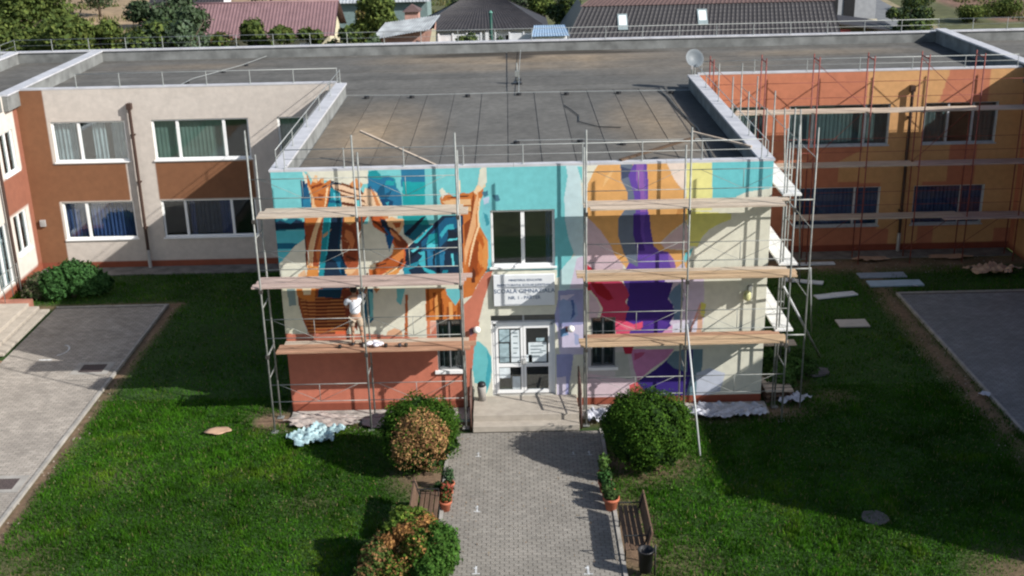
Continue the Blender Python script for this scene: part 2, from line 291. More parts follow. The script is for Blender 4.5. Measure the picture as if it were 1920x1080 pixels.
# ------------------------------------------------------------------ school building
SB = thing('school_building', 'two storey flat roofed school with cream left wing, orange right wing and muralled entrance block', 'building', (0,8,0))
def breaks(a, b, res, pts):
    ks = sorted(set([a,b]+[p for p in pts if a < p < b])); out = []
    for p,q in zip(ks[:-1],ks[1:]):
        n = max(1,int(round((q-p)/res))); out += [p+(q-p)*i/n for i in range(n)]
    return np.array(out+[b])
def wall(name, fixed, axis, a0,a1,z0,z1, res, polys, base, holes, depth=.16, inward=1, parent=None, label=None, k=1.3):
    ga = breaks(a0,a1,res,[h[0] for h in holes]+[h[1] for h in holes]); gz = breaks(z0,z1,res,[h[2] for h in holes]+[h[3] for h in holes])
    U, Zz = np.meshgrid(ga, gz, indexing='ij'); C = np.zeros(U.shape+(3,)); C[:] = A(*base,k)
    for c,p in polys: C[inpoly(U, Zz, p)] = A(*c,k)
    C *= (1+.05*(fbm(U,Zz,.9,61)[...,None]-.5)*2)*(1-.10*np.clip(1-Zz/1.0,0,1)*fbm(U,Zz,.35,66))[...,None]
    nx, nz = U.shape; idx = np.arange(nx*nz).reshape(nx,nz); cu = (ga[:-1]+ga[1:])/2; cz = (gz[:-1]+gz[1:])/2
    keep = np.ones((nx-1,nz-1),bool)
    for h in holes: keep &= ~(((cu > h[0])&(cu < h[1]))[:,None]&((cz > h[2])&(cz < h[3]))[None,:])
    F = np.stack([idx[:-1,:-1],idx[1:,:-1],idx[1:,1:],idx[:-1,1:]],-1)[keep]
    V = (np.stack([U,np.full(U.shape,fixed),Zz],-1) if axis == 'y' else np.stack([np.full(U.shape,fixed),U,Zz],-1)).reshape(-1,3)
    Vl = V.tolist(); Fl = F.tolist(); Cl = C.reshape(-1,3).tolist(); rc = A(222,220,212,k)
    for h in holes:
        q = [(h[0],h[2]),(h[1],h[2]),(h[1],h[3]),(h[0],h[3])]
        for i in range(4):
            b = len(Vl); (u0,w0),(u1,w1) = q[i],q[(i+1)%4]
            for u,w_,d in ((u0,w0,0),(u1,w1,0),(u1,w1,depth),(u0,w0,depth)):
                Vl.append((u,fixed+inward*d,w_) if axis == 'y' else (fixed+inward*d,u,w_)); Cl.append(rc)
            Fl.append([b,b+1,b+2,b+3])
    o = bigmesh(name, Vl, Fl, Cl, plaster, parent or SB, 'POINT')
    if label: o['label'] = label
    return o
def window(axis, fixed, inward, a0,a1,z0,z1, divs, curt=(), fm=None, depth=.12, sill=True, parent=None, name='window'):
    fm = fm or white; par = parent or SB
    def bb(u0,u1,d0,d1,w0,w1):
        lo, hi = sorted((fixed+inward*d0, fixed+inward*d1)); return (u0,u1,lo,hi,w0,w1) if axis == 'y' else (lo,hi,u0,u1,w0,w1)
    t = .065 if fm is white else .045; g = G(); g.box(*bb(a0+.002,a0+t,depth-.05,depth+.02,z0+.002,z1-.002)); g.box(*bb(a1-t,a1-.002,depth-.05,depth+.02,z0+.002,z1-.002)); g.box(*bb(a0+t,a1-t,depth-.05,depth+.02,z0+.002,z0+t)); g.box(*bb(a0+t,a1-t,depth-.05,depth+.02,z1-t,z1-.002))
    w = g.mk(name, fm, par)
    ds = [a0+(a1-a0)*d for d in divs]
    mh = .05 if fm is white else (.035 if a1-a0 > 1 else .014)
    for d in ds: G().box(*bb(d-mh,d+mh,depth-.055,depth+.025,z0+t,z1-t)).mk('mullion', fm, w)
    e = [a0+.015]+ds+[a1-.015]
    for i in range(len(e)-1): box('pane', bb(e[i]+.05,e[i+1]-.05,depth-.012,depth,z0+t,z1-t), GLASS, w)
    if sill: box('sill', bb(a0-.05,a1+.05,-.06,depth-.052,z0-.045,z0+.003), fm, w)
    for (c0,c1,m) in curt:
        u0 = a0+(a1-a0)*c0; u1 = a0+(a1-a0)*c1; n = max(6,int((u1-u0)*22)); v = []
        for i in range(n+1):
            u = u0+(u1-u0)*i/n; fa = .25 if m in (greenblind,) or m.name.startswith('dark_green') else 1; dd = depth+.13+fa*(.03*math.sin(i*1.9)+.01*math.sin(i*.7))
            for zz in (z0-.05,z1+.02): v.append((u,fixed+inward*dd,zz) if axis == 'y' else (fixed+inward*dd,u,zz))
        mk('curtain', v, [(2*i,2*i+2,2*i+3,2*i+1) for i in range(n)], m, w)
    return w
MURAL = [
 ((122,204,208),[(-6.77,7.28),(1.29,7.09),(1.28,4.15),(0.84,3.85),(-1.17,3.9),(-1.09,6.72),(-4.02,6.79),(-4.1,5.48),(-6.01,4.77),(-6.62,4.34),(-7.05,4.35)]),
 ((228,226,208),[(-5.65,7.0),(-4.01,6.96),(-4.03,6.57),(-4.74,6.54),(-5.12,6.7),(-5.43,6.6)]),
 ((24,108,130),[(-6.72,5.57),(-6.49,5.75),(-6.29,5.62),(-6.09,5.76),(-5.85,5.63),(-5.74,5.37),(-6.74,5.33)]),
 ((14,40,66),[(-6.68,5.54),(-6.43,5.63),(-6.16,5.52),(-6.0,5.64),(-5.77,5.57),(-5.74,5.4),(-6.67,5.36)]),
 ((86,190,205),[(-6.74,5.33),(-5.75,5.34),(-5.82,4.95),(-6.7,4.97)]),
 ((16,104,136),[(-6.77,5.0),(-5.9,4.98),(-6.0,4.83),(-6.72,4.84)]),
 ((92,198,212),[(-6.79,4.84),(-6.0,4.83),(-6.46,4.48),(-6.77,4.26)]),
 ((228,226,208),[(-6.77,4.25),(-6.46,4.51),(-6.11,4.9),(-5.76,5.14),(-5.55,5.06),(-5.79,2.14),(-6.82,2.16)]),
 ((228,226,208),[(-4.67,5.49),(-3.32,5.46),(-3.42,3.65),(-4.8,3.68)]),
 ((122,204,208),[(-4.01,6.96),(-3.03,6.93),(-3.1,5.75),(-4.08,5.77)]),
 ((122,204,208),[(-2.54,7.01),(-1.01,6.97),(-1.06,5.4),(-2.62,5.44)]),
 ((122,204,208),[(-3.24,7.03),(-2.47,7.01),(-2.54,5.44),(-3.32,5.46)]),
 ((40,122,160),[(-3.14,6.97),(-2.52,6.95),(-2.54,6.46),(-3.17,6.48)]),
 ((22,162,168),[(-3.13,6.61),(-2.53,6.59),(-2.59,5.44),(-3.17,5.45)]),
 ((28,150,152),[(-3.17,5.63),(-2.54,5.62),(-2.46,5.38),(-3.19,5.39)]),
 ((14,104,128),[(-3.18,5.44),(-2.38,5.42),(-2.92,4.97),(-3.17,5.16)]),
 ((24,150,160),[(-4.01,6.9),(-3.8,6.95),(-3.66,6.78),(-3.49,6.8),(-3.32,6.71),(-3.28,6.45),(-4.04,6.47)]),
 ((35,118,158),[(-4.02,6.74),(-3.72,6.69),(-3.53,6.77),(-3.35,6.68),(-3.31,6.48),(-3.18,6.3),(-3.15,5.75),(-3.94,5.74),(-4.08,6.21)]),
 ((16,84,120),[(-3.73,6.49),(-3.61,6.56),(-3.6,6.28),(-3.4,6.4),(-3.52,6.17),(-3.69,6.17),(-3.86,6.26)]),
 ((16,70,110),[(-3.81,6.14),(-3.58,6.17),(-3.39,6.08),(-3.47,5.87),(-3.77,5.88)]),
 ((26,160,168),[(-3.55,6.66),(-3.33,6.63),(-3.36,6.51),(-3.59,6.54)]),
 ((60,170,190),[(-3.61,6.05),(-3.5,6.08),(-3.54,5.96)]),
 ((22,88,128),[(-5.8,6.71),(-5.62,6.68),(-5.58,6.21),(-5.56,5.89),(-5.82,5.99)]),
 ((14,58,96),[(-5.8,6.71),(-5.68,6.68),(-5.69,6.51),(-5.79,6.51)]),
 ((40,130,165),[(-5.77,6.19),(-5.58,6.19),(-5.57,5.92),(-5.79,5.99)]),
 ((24,140,160),[(-5.12,6.67),(-4.73,6.57),(-4.76,5.87),(-5.18,5.88)]),
 ((14,40,66),[(-5.13,6.52),(-5.0,6.69),(-4.73,6.6),(-4.74,6.54),(-5.05,6.49),(-5.04,6.2),(-5.18,5.91),(-5.21,6.09)]),
 ((92,206,222),[(-4.96,6.35),(-4.83,6.34),(-4.76,6.22),(-4.85,6.11),(-4.96,6.17)]),
 ((92,206,222),[(-4.94,6.02),(-4.83,6.08),(-4.79,5.96),(-4.92,5.91)]),
 ((18,88,124),[(-5.09,6.17),(-4.79,6.12),(-4.77,6.06),(-5.09,6.09)]),
 ((24,146,160),[(-5.26,5.74),(-5.06,5.73),(-5.15,5.2),(-5.28,4.61),(-5.41,3.93),(-5.55,3.91),(-5.42,4.76),(-5.32,5.36)]),
 ((16,44,70),[(-5.06,5.79),(-4.78,5.79),(-4.89,4.78),(-4.75,4.29),(-4.7,3.83),(-4.79,3.34),(-5.66,3.36),(-5.41,3.93),(-5.28,4.61),(-5.18,5.05)]),
 ((20,96,134),[(-5.18,4.54),(-4.9,4.6),(-4.76,4.14),(-4.73,3.86),(-4.92,4.05),(-5.03,4.45)]),
 ((12,70,98),[(-5.58,3.68),(-4.94,3.67),(-4.99,3.44),(-5.62,3.52)]),
 ((228,226,208),[(-5.74,7.0),(-5.61,6.82),(-5.57,6.65),(-5.68,6.62)]),
 ((205,120,58),[(-5.63,6.94),(-5.56,6.74),(-5.54,6.59),(-5.39,6.82),(-5.34,6.67),(-5.22,6.78),(-5.18,6.61),(-5.0,6.72),(-5.03,6.49),(-5.1,6.2),(-5.18,5.88),(-5.55,5.89),(-5.56,6.24),(-5.61,6.53)]),
 ((238,196,150),[(-5.5,6.68),(-5.4,6.85),(-5.34,6.82),(-5.37,6.63)]),
 ((225,165,110),[(-5.28,6.76),(-5.19,6.78),(-5.18,6.64),(-5.26,6.61)]),
 ((238,196,150),[(-5.63,6.59),(-5.57,6.5),(-5.49,6.21),(-5.48,6.04),(-5.27,5.74),(-5.44,5.74),(-5.57,5.89),(-5.53,6.21)]),
 ((140,62,24),[(-5.58,6.55),(-5.41,6.57),(-5.26,6.63),(-5.21,6.58),(-5.3,6.53),(-5.47,6.5)]),
 ((150,72,28),[(-5.37,6.33),(-5.2,6.32),(-5.24,6.24),(-5.36,6.24)]),
 ((165,80,45),[(-5.78,5.75),(-5.26,5.74),(-5.33,5.36),(-5.41,4.76),(-5.5,4.31),(-5.55,3.9),(-5.85,3.91),(-5.82,4.32),(-5.82,4.77),(-5.81,5.22)]),
 ((205,120,58),[(-5.77,5.75),(-5.42,5.74),(-5.49,5.51),(-5.76,5.48)]),
 ((150,70,36),[(-5.78,5.46),(-5.47,5.45),(-5.61,5.12),(-5.76,5.04)]),
 ((238,196,150),[(-5.39,5.74),(-5.28,5.71),(-5.45,5.33),(-5.59,4.94),(-5.69,4.47),(-5.79,4.09),(-5.82,4.32),(-5.72,4.92),(-5.56,5.36)]),
 ((200,160,118),[(-5.32,5.21),(-5.09,5.35),(-5.16,5.23),(-5.32,5.12)]),
 ((228,150,76),[(-5.8,4.35),(-5.51,4.31),(-5.56,3.91),(-5.88,3.92)]),
 ((235,190,150),[(-6.09,4.09),(-5.88,4.24),(-5.85,3.91),(-6.08,3.91)]),
 ((165,80,45),[(-4.78,5.73),(-4.09,5.71),(-4.28,5.41),(-4.37,4.89),(-4.44,4.28),(-4.69,4.17),(-4.81,4.44),(-4.85,4.9),(-4.82,5.34)]),
 ((140,66,36),[(-4.78,5.49),(-4.51,5.4),(-4.39,5.04),(-4.48,4.59),(-4.73,4.29),(-4.84,4.75)]),
 ((236,178,112),[(-4.72,5.71),(-4.4,5.75),(-4.38,5.57),(-4.59,5.46),(-4.72,5.55)]),
 ((205,140,95),[(-4.81,5.05),(-4.67,5.01),(-4.62,4.83),(-4.73,4.65),(-4.64,4.95)]),
 ((228,160,110),[(-4.76,4.22),(-4.44,4.24),(-4.44,3.89),(-4.75,3.89)]),
 ((246,200,150),[(-4.82,4.2),(-4.5,4.21),(-4.63,4.07),(-4.8,4.09)]),
 ((110,60,30),[(-4.73,6.63),(-4.29,6.47),(-4.03,6.18),(-4.08,5.77),(-4.72,5.81),(-4.79,6.22)]),
 ((240,205,172),[(-5.0,6.58),(-4.73,6.56),(-4.27,6.39),(-4.3,6.27),(-4.75,6.34),(-4.94,6.46)]),
 ((240,200,164),[(-4.82,6.49),(-4.36,6.33),(-4.05,6.24),(-4.06,6.11),(-4.37,6.19),(-4.75,6.31)]),
 ((240,205,170),[(-4.76,6.25),(-4.48,6.17),(-4.2,6.09),(-4.07,5.97),(-4.43,6.04),(-4.77,6.11)]),
 ((236,205,176),[(-4.77,6.02),(-4.43,5.95),(-4.22,5.86),(-4.06,5.71),(-4.77,5.73)]),
 ((218,148,92),[(-4.52,6.58),(-4.33,6.74),(-4.17,6.56),(-4.24,6.44),(-4.46,6.51)]),
 ((112,206,212),[(-4.4,6.13),(-4.26,6.15),(-4.24,5.92),(-4.38,5.92)]),
 ((242,206,170),[(-4.12,6.47),(-3.96,6.41),(-3.77,5.88),(-3.61,5.61),(-3.95,5.62),(-4.07,5.92),(-4.2,6.21)]),
 ((215,138,84),[(-3.98,6.47),(-3.83,6.26),(-3.63,5.85),(-3.53,5.61),(-3.67,5.58),(-3.85,5.97)]),
 ((200,96,46),[(-4.03,5.71),(-3.72,5.7),(-3.54,5.46),(-3.35,5.16),(-3.06,4.88),(-3.1,4.55),(-3.2,4.25),(-3.44,4.08),(-3.7,3.96),(-4.18,3.9),(-4.15,4.28),(-3.86,4.39),(-3.53,4.59),(-3.43,4.83),(-3.64,5.17),(-3.97,5.4)]),
 ((130,62,34),[(-3.62,5.49),(-3.38,5.28),(-3.07,4.91),(-3.12,4.77),(-3.37,4.83),(-3.47,5.07)]),
 ((22,36,54),[(-3.78,5.62),(-3.64,5.58),(-3.41,5.22),(-3.36,5.04),(-3.55,5.22),(-3.74,5.41)]),
 ((20,90,140),[(-3.68,5.41),(-3.44,5.1),(-3.52,4.84),(-3.58,4.69),(-3.65,5.02)]),
 ((214,130,66),[(-3.46,4.83),(-3.18,4.71),(-3.22,4.47),(-3.43,4.38),(-3.53,4.53)]),
 ((175,88,36),[(-4.03,4.36),(-3.48,4.5),(-3.32,4.32),(-3.7,4.17),(-3.99,4.12)]),
 ((236,160,84),[(-3.7,4.14),(-3.32,4.29),(-3.36,4.08),(-3.65,3.93)]),
 ((205,110,50),[(-4.16,4.19),(-3.87,4.18),(-3.89,3.9),(-4.17,3.91)]),
 ((246,226,190),[(-4.15,4.31),(-3.97,4.36),(-3.98,4.21),(-4.13,4.18)]),
 ((240,190,140),[(-3.61,5.58),(-3.47,5.67),(-3.36,5.61),(-3.16,5.6),(-3.14,5.45),(-3.3,5.16),(-3.37,5.31),(-3.57,5.4)]),
 ((180,86,40),[(-3.45,5.49),(-3.22,5.51),(-3.26,5.37),(-3.37,5.34)]),
 ((18,44,70),[(-3.18,4.71),(-2.7,5.14),(-2.37,5.43),(-2.11,5.66),(-1.57,5.65),(-1.61,4.22),(-1.78,3.92),(-3.19,3.95),(-3.25,4.18),(-3.11,4.46),(-3.15,4.68)]),
 ((20,92,130),[(-2.71,5.0),(-2.34,5.31),(-2.04,5.6),(-1.6,5.62),(-1.61,5.36),(-1.91,5.25),(-2.02,4.98),(-2.29,4.69),(-2.72,4.7)]),
 ((18,36,66),[(-2.88,4.97),(-2.56,5.2),(-2.33,5.46),(-2.2,5.58),(-2.24,5.37),(-2.47,5.14),(-2.77,4.91)]),
 ((60,190,205),[(-2.94,4.94),(-2.55,5.26),(-2.38,5.42),(-2.38,5.37),(-2.83,4.91)]),
 ((28,156,166),[(-2.5,5.14),(-2.27,5.19),(-2.26,4.9),(-2.57,4.9)]),
 ((92,212,226),[(-2.57,4.89),(-2.27,4.88),(-2.28,4.76),(-2.58,4.75)]),
 ((60,180,200),[(-2.22,5.13),(-2.01,5.4),(-1.84,5.42),(-1.81,5.27),(-1.98,5.28),(-2.16,5.04)]),
 ((70,190,206),[(-2.81,4.64),(-2.64,4.69),(-2.63,4.24),(-2.74,4.24),(-2.84,4.37),(-2.7,4.55)]),
 ((40,126,166),[(-2.58,4.72),(-2.09,4.68),(-2.14,4.23),(-2.57,4.24)]),
 ((20,100,140),[(-2.49,4.69),(-2.09,4.68),(-2.16,4.56),(-2.47,4.6)]),
 ((34,150,175),[(-3.23,4.22),(-3.06,4.31),(-2.79,4.4),(-2.86,4.25),(-3.09,4.16),(-2.99,3.94),(-3.22,3.95)]),
 ((60,190,205),[(-2.72,4.24),(-2.43,4.11),(-2.27,3.96),(-2.44,3.96),(-2.66,4.12)]),
 ((20,130,150),[(-2.17,4.14),(-2.03,4.13),(-2.07,3.92),(-2.21,3.93)]),
 ((20,34,52),[(-1.98,5.28),(-1.62,5.12),(-1.64,4.61),(-2.04,4.68)]),
 ((12,60,80),[(-1.95,4.59),(-1.64,4.52),(-1.68,4.19),(-1.88,4.22)]),
 ((14,36,56),[(-3.15,4.65),(-2.86,4.76),(-2.84,4.58),(-3.03,4.37),(-3.17,4.4)]),
 ((205,120,58),[(-2.17,6.13),(-2.08,6.25),(-1.91,6.27),(-1.78,6.15),(-1.58,6.27),(-1.38,6.26),(-1.18,6.37),(-1.09,6.52),(-1.0,6.43),(-1.03,6.19),(-1.14,5.93),(-1.2,5.64),(-1.17,5.41),(-1.05,5.17),(-0.94,4.95),(-0.93,4.5),(-0.97,4.12),(-1.12,3.9),(-1.3,3.6),(-1.41,3.37),(-1.66,3.3),(-1.57,5.65),(-1.99,5.75),(-2.13,5.96)]),
 ((228,226,208),[(-2.1,6.13),(-2.17,6.34),(-2.09,6.42),(-2.0,6.3),(-1.92,6.24),(-2.03,6.22),(-2.12,6.1)]),
 ((240,215,180),[(-1.7,6.62),(-1.62,6.61),(-1.61,6.27),(-1.69,6.27)]),
 ((242,212,172),[(-1.27,6.29),(-1.15,6.5),(-1.08,6.89),(-0.97,6.97),(-0.92,6.71),(-0.95,6.43),(-1.13,6.28),(-1.19,6.2)]),
 ((228,226,208),[(-1.15,6.49),(-1.08,6.83),(-1.02,7.0),(-0.91,6.97),(-0.92,6.54),(-1.04,6.4)]),
 ((236,190,140),[(-2.12,6.05),(-1.81,6.1),(-1.36,6.09),(-1.34,5.94),(-1.84,5.92),(-2.01,5.96)]),
 ((232,180,124),[(-1.87,5.89),(-1.34,5.9),(-1.36,5.76),(-1.82,5.78)]),
 ((140,66,26),[(-1.27,6.35),(-1.25,6.07),(-1.32,5.7),(-1.36,5.11),(-1.43,4.82),(-1.55,4.82),(-1.55,5.41),(-1.38,5.56),(-1.33,6.0)]),
 ((236,180,130),[(-1.16,6.29),(-1.15,5.99),(-1.23,5.64),(-1.23,5.35),(-1.34,5.02),(-1.46,4.67),(-1.57,4.22),(-1.58,4.67),(-1.42,5.26),(-1.32,5.65),(-1.25,6.0)]),
 ((190,96,36),[(-1.25,5.26),(-1.05,5.02),(-0.98,4.65),(-1.05,4.2),(-1.23,3.9),(-1.52,3.91),(-1.47,4.52),(-1.34,4.96)]),
 ((152,70,24),[(-1.25,4.99),(-1.14,4.87),(-1.13,4.51),(-1.25,4.21),(-1.2,3.98),(-1.46,3.91),(-1.45,4.36),(-1.32,4.66)]),
 ((226,150,80),[(-1.08,5.11),(-0.94,4.92),(-0.93,4.47),(-0.99,4.13),(-1.11,4.2),(-1.15,4.54),(-1.03,4.81)]),
 ((120,196,206),[(-1.0,5.99),(-0.88,6.1),(-0.8,5.93),(-0.84,4.65),(-0.94,4.95),(-1.05,5.25),(-1.09,5.55)]),
 ((190,205,225),[(-1.03,6.11),(-0.85,6.16),(-0.88,5.99),(-1.0,5.93)]),
 ((70,120,140),[(-1.06,6.28),(-0.9,6.31),(-0.88,6.19),(-0.99,6.14)]),
 ((70,120,140),[(-0.79,6.19),(-0.62,6.19),(-0.57,6.04),(-0.69,6.01)]),
 ((60,150,165),[(-1.03,5.73),(-0.92,5.64),(-0.87,5.4),(-0.96,5.34)]),
 ((226,222,198),[(-6.67,3.73),(-6.07,3.71),(-6.09,2.78),(-5.99,2.38),(-6.74,2.4)]),
 ((140,160,160),[(-6.42,3.69),(-6.21,3.68),(-6.2,3.22),(-6.4,3.19)]),
 ((150,76,36),[(-6.16,3.7),(-4.71,3.66),(-4.64,3.06),(-4.79,2.59),(-4.92,2.34),(-5.92,2.36),(-6.06,2.78),(-6.14,3.25)]),
 ((196,128,72),[(-6.1,3.46),(-5.54,3.43),(-4.96,3.45),(-4.67,3.42),(-4.67,3.4),(-4.96,3.42),(-5.54,3.4),(-6.11,3.43)]),
 ((100,40,22),[(-6.08,3.41),(-5.54,3.37),(-4.96,3.4),(-4.67,3.37),(-4.67,3.35),(-5.55,3.35),(-6.08,3.39)]),
 ((196,128,72),[(-6.09,3.37),(-5.55,3.33),(-4.97,3.35),(-4.69,3.32),(-4.69,3.3),(-4.97,3.32),(-5.55,3.3),(-6.09,3.33)]),
 ((100,40,22),[(-6.06,3.31),(-5.55,3.28),(-4.97,3.3),(-4.69,3.28),(-4.7,3.25),(-5.55,3.25),(-6.07,3.29)]),
 ((196,128,72),[(-6.07,3.27),(-5.56,3.23),(-4.97,3.25),(-4.71,3.23),(-4.71,3.2),(-4.97,3.22),(-5.56,3.2),(-6.08,3.23)]),
 ((100,40,22),[(-6.05,3.21),(-5.56,3.18),(-4.98,3.2),(-4.72,3.18),(-4.72,3.16),(-5.56,3.15),(-6.05,3.19)]),
 ((196,128,72),[(-6.06,3.17),(-5.56,3.13),(-4.98,3.16),(-4.73,3.13),(-4.74,3.1),(-4.98,3.12),(-5.57,3.1),(-6.06,3.13)]),
 ((100,40,22),[(-6.03,3.11),(-5.57,3.08),(-4.98,3.1),(-4.74,3.08),(-4.74,3.06),(-5.57,3.05),(-6.04,3.09)]),
 ((196,128,72),[(-6.04,3.07),(-5.57,3.03),(-4.99,3.06),(-4.76,3.03),(-4.76,3.0),(-4.99,3.02),(-5.57,3.0),(-6.05,3.03)]),
 ((100,40,22),[(-6.02,3.01),(-5.58,2.98),(-4.99,3.0),(-4.76,2.98),(-4.76,2.96),(-5.58,2.95),(-6.02,2.99)]),
 ((196,128,72),[(-6.03,2.97),(-5.58,2.93),(-4.99,2.96),(-4.78,2.93),(-4.78,2.9),(-5.0,2.92),(-5.58,2.9),(-6.03,2.93)]),
 ((100,40,22),[(-6.0,2.91),(-5.58,2.88),(-5.0,2.9),(-4.78,2.88),(-4.78,2.86),(-5.59,2.85),(-6.01,2.89)]),
 ((196,128,72),[(-6.01,2.86),(-5.59,2.83),(-5.0,2.86),(-4.8,2.83),(-4.8,2.8),(-5.0,2.82),(-5.59,2.8),(-6.02,2.83)]),
 ((100,40,22),[(-5.99,2.81),(-5.59,2.78),(-5.01,2.8),(-4.8,2.78),(-4.8,2.76),(-5.59,2.75),(-5.99,2.79)]),
 ((196,128,72),[(-6.0,2.76),(-5.59,2.73),(-5.01,2.76),(-4.82,2.73),(-4.82,2.7),(-5.01,2.72),(-5.6,2.7),(-6.0,2.73)]),
 ((100,40,22),[(-5.97,2.71),(-5.6,2.68),(-5.01,2.7),(-4.82,2.68),(-4.83,2.66),(-5.6,2.65),(-5.98,2.69)]),
 ((196,128,72),[(-5.98,2.66),(-5.6,2.63),(-5.02,2.66),(-4.84,2.63),(-4.84,2.6),(-5.02,2.62),(-5.61,2.6),(-5.99,2.63)]),
 ((100,40,22),[(-5.96,2.61),(-5.61,2.58),(-5.02,2.6),(-4.85,2.58),(-4.85,2.56),(-5.61,2.55),(-5.96,2.58)]),
 ((196,128,72),[(-5.97,2.56),(-5.61,2.53),(-5.02,2.55),(-4.86,2.53),(-4.87,2.5),(-5.03,2.52),(-5.61,2.5),(-5.97,2.52)]),
 ((100,40,22),[(-5.94,2.51),(-5.62,2.47),(-5.03,2.5),(-4.87,2.48),(-4.87,2.46),(-5.62,2.45),(-5.95,2.48)]),
 ((196,128,72),[(-5.95,2.46),(-5.62,2.43),(-5.03,2.45),(-4.89,2.43),(-4.89,2.4),(-5.03,2.42),(-5.62,2.4),(-5.96,2.42)]),
 ((100,40,22),[(-5.93,2.41),(-5.62,2.37),(-5.03,2.4),(-4.89,2.38),(-4.89,2.36),(-5.62,2.35),(-5.93,2.38)]),
 ((214,130,60),[(-6.16,3.7),(-5.64,3.69),(-5.7,3.3),(-6.04,3.4),(-6.15,3.47)]),
 ((245,225,190),[(-6.01,3.69),(-5.75,3.69),(-5.79,3.52),(-5.97,3.51)]),
 ((12,60,86),[(-5.56,3.68),(-4.91,3.67),(-4.99,3.38),(-5.6,3.44)]),
 ((130,60,40),[(-4.95,3.61),(-4.48,3.66),(-4.59,2.43),(-4.86,2.75)]),
 ((24,100,130),[(-4.48,3.66),(-4.08,3.65),(-4.07,3.35),(-4.13,2.73),(-4.29,2.58),(-4.39,2.89)]),
 ((120,198,204),[(-4.2,3.59),(-4.04,3.48),(-4.07,2.89),(-4.22,2.73)]),
 ((228,226,208),[(-4.08,3.65),(-2.63,3.61),(-2.7,2.22),(-4.16,2.26)]),
 ((120,198,204),[(-3.45,3.63),(-3.21,3.63),(-3.35,3.15),(-3.46,3.25)]),
 ((200,130,80),[(-4.08,3.65),(-3.9,3.64),(-4.0,3.51)]),
 ((178,98,52),[(-3.22,3.46),(-3.15,3.46),(-3.22,2.08),(-3.33,1.89),(-3.27,2.71)]),
 ((226,176,140),[(-3.77,2.38),(-3.56,2.48),(-3.39,2.4),(-3.34,2.24),(-3.81,2.25)]),
 ((205,118,50),[(-2.67,3.61),(-1.65,3.59),(-1.68,2.64),(-2.69,2.67)]),
 ((146,72,22),[(-2.63,3.61),(-2.57,3.61),(-2.57,3.01),(-2.63,2.7),(-2.68,2.85)]),
 ((146,72,22),[(-2.46,3.5),(-2.4,3.5),(-2.39,3.16),(-2.45,2.85),(-2.5,3.01)]),
 ((146,72,22),[(-2.27,3.31),(-2.21,3.31),(-2.19,2.97),(-2.25,2.65),(-2.3,2.81)]),
 ((146,72,22),[(-2.1,3.07),(-2.04,3.07),(-2.02,2.96),(-2.08,2.65),(-2.13,2.81)]),
 ((146,72,22),[(-1.93,2.93),(-1.88,2.93),(-1.85,2.96),(-1.9,2.65),(-1.95,2.8)]),
 ((146,72,22),[(-1.81,3.18),(-1.75,3.17),(-1.73,2.96),(-1.78,2.64),(-1.84,2.8)]),
 ((230,160,90),[(-2.43,3.31),(-2.35,3.44),(-2.32,2.75),(-2.44,2.69)]),
 ((236,170,100),[(-2.04,3.21),(-1.95,3.21),(-1.94,2.68),(-2.06,2.68)]),
 ((112,196,204),[(-2.11,3.6),(-1.68,3.59),(-1.74,3.3),(-1.87,3.1),(-1.98,3.27),(-2.09,3.43)]),
 ((215,130,90),[(-2.67,2.7),(-2.56,2.69),(-2.62,1.9),(-2.71,1.91)]),
 ((228,170,150),[(-2.59,2.66),(-2.35,2.66),(-2.41,2.06),(-2.56,2.06)]),
 ((204,122,98),[(-6.87,2.39),(-5.98,2.37),(-5.04,2.34),(-4.31,2.33),(-3.28,2.21),(-2.7,2.16),(-2.51,2.38),(-2.36,2.63),(-1.22,2.6),(-1.34,2.03),(-1.5,1.07),(-1.54,-0.16),(-7.09,-0.03)]),
 ((230,110,70),[(-5.21,2.44),(-4.88,2.43),(-4.89,2.32),(-5.19,2.33)]),
 ((205,124,100),[(-1.7,3.06),(-1.42,3.35),(-1.21,3.75),(-1.03,4.02),(-0.82,4.11),(-0.92,3.74),(-1.08,3.28),(-1.24,2.66),(-1.35,2.03),(-1.5,1.23),(-1.74,1.08)]),
 ((150,112,128),[(-1.52,2.38),(-1.39,2.48),(-1.37,2.29),(-1.49,2.19)]),
 ((228,226,208),[(-0.82,4.11),(0.93,4.06),(0.9,0.27),(-1.32,0.33),(-1.38,0.74),(-1.35,2.03),(-1.21,2.66),(-1.05,3.28)]),
 ((112,198,202),[(-1.38,2.03),(-1.26,2.03),(-1.06,1.83),(-0.94,1.57),(-0.92,1.22),(-0.97,0.81),(-1.1,0.44),(-1.21,0.44),(-1.27,0.74),(-1.42,0.77),(-1.47,1.23)]),
 ((70,170,182),[(-1.06,1.77),(-0.95,1.51),(-0.95,1.14),(-1.04,0.65),(-1.15,0.47),(-1.09,1.06),(-1.03,1.38)]),
 ((120,202,206),[(0.93,7.1),(1.32,7.09),(1.21,6.66),(1.13,6.09),(1.14,5.5),(1.23,5.05),(1.4,4.6),(1.28,4.37),(1.14,4.18),(0.99,3.85),(0.9,3.85)]),
 ((204,228,232),[(1.15,7.09),(1.52,7.09),(1.6,5.93),(1.65,5.63),(1.65,4.14),(1.37,4.52),(1.23,4.93),(1.13,5.5),(1.12,6.09),(1.21,6.66)]),
 ((122,202,206),[(1.46,6.92),(1.6,6.91),(1.6,6.44)]),
 ((200,230,232),[(0.99,4.03),(1.16,4.24),(1.37,4.45),(1.68,4.5),(1.68,3.45),(0.96,3.47)]),
 ((216,204,224),[(1.45,4.39),(1.71,4.47),(1.71,3.52),(1.25,3.51)]),
 ((160,162,202),[(0.8,2.61),(0.93,3.23),(0.93,3.47),(1.85,3.51),(1.86,2.43),(0.92,2.37)]),
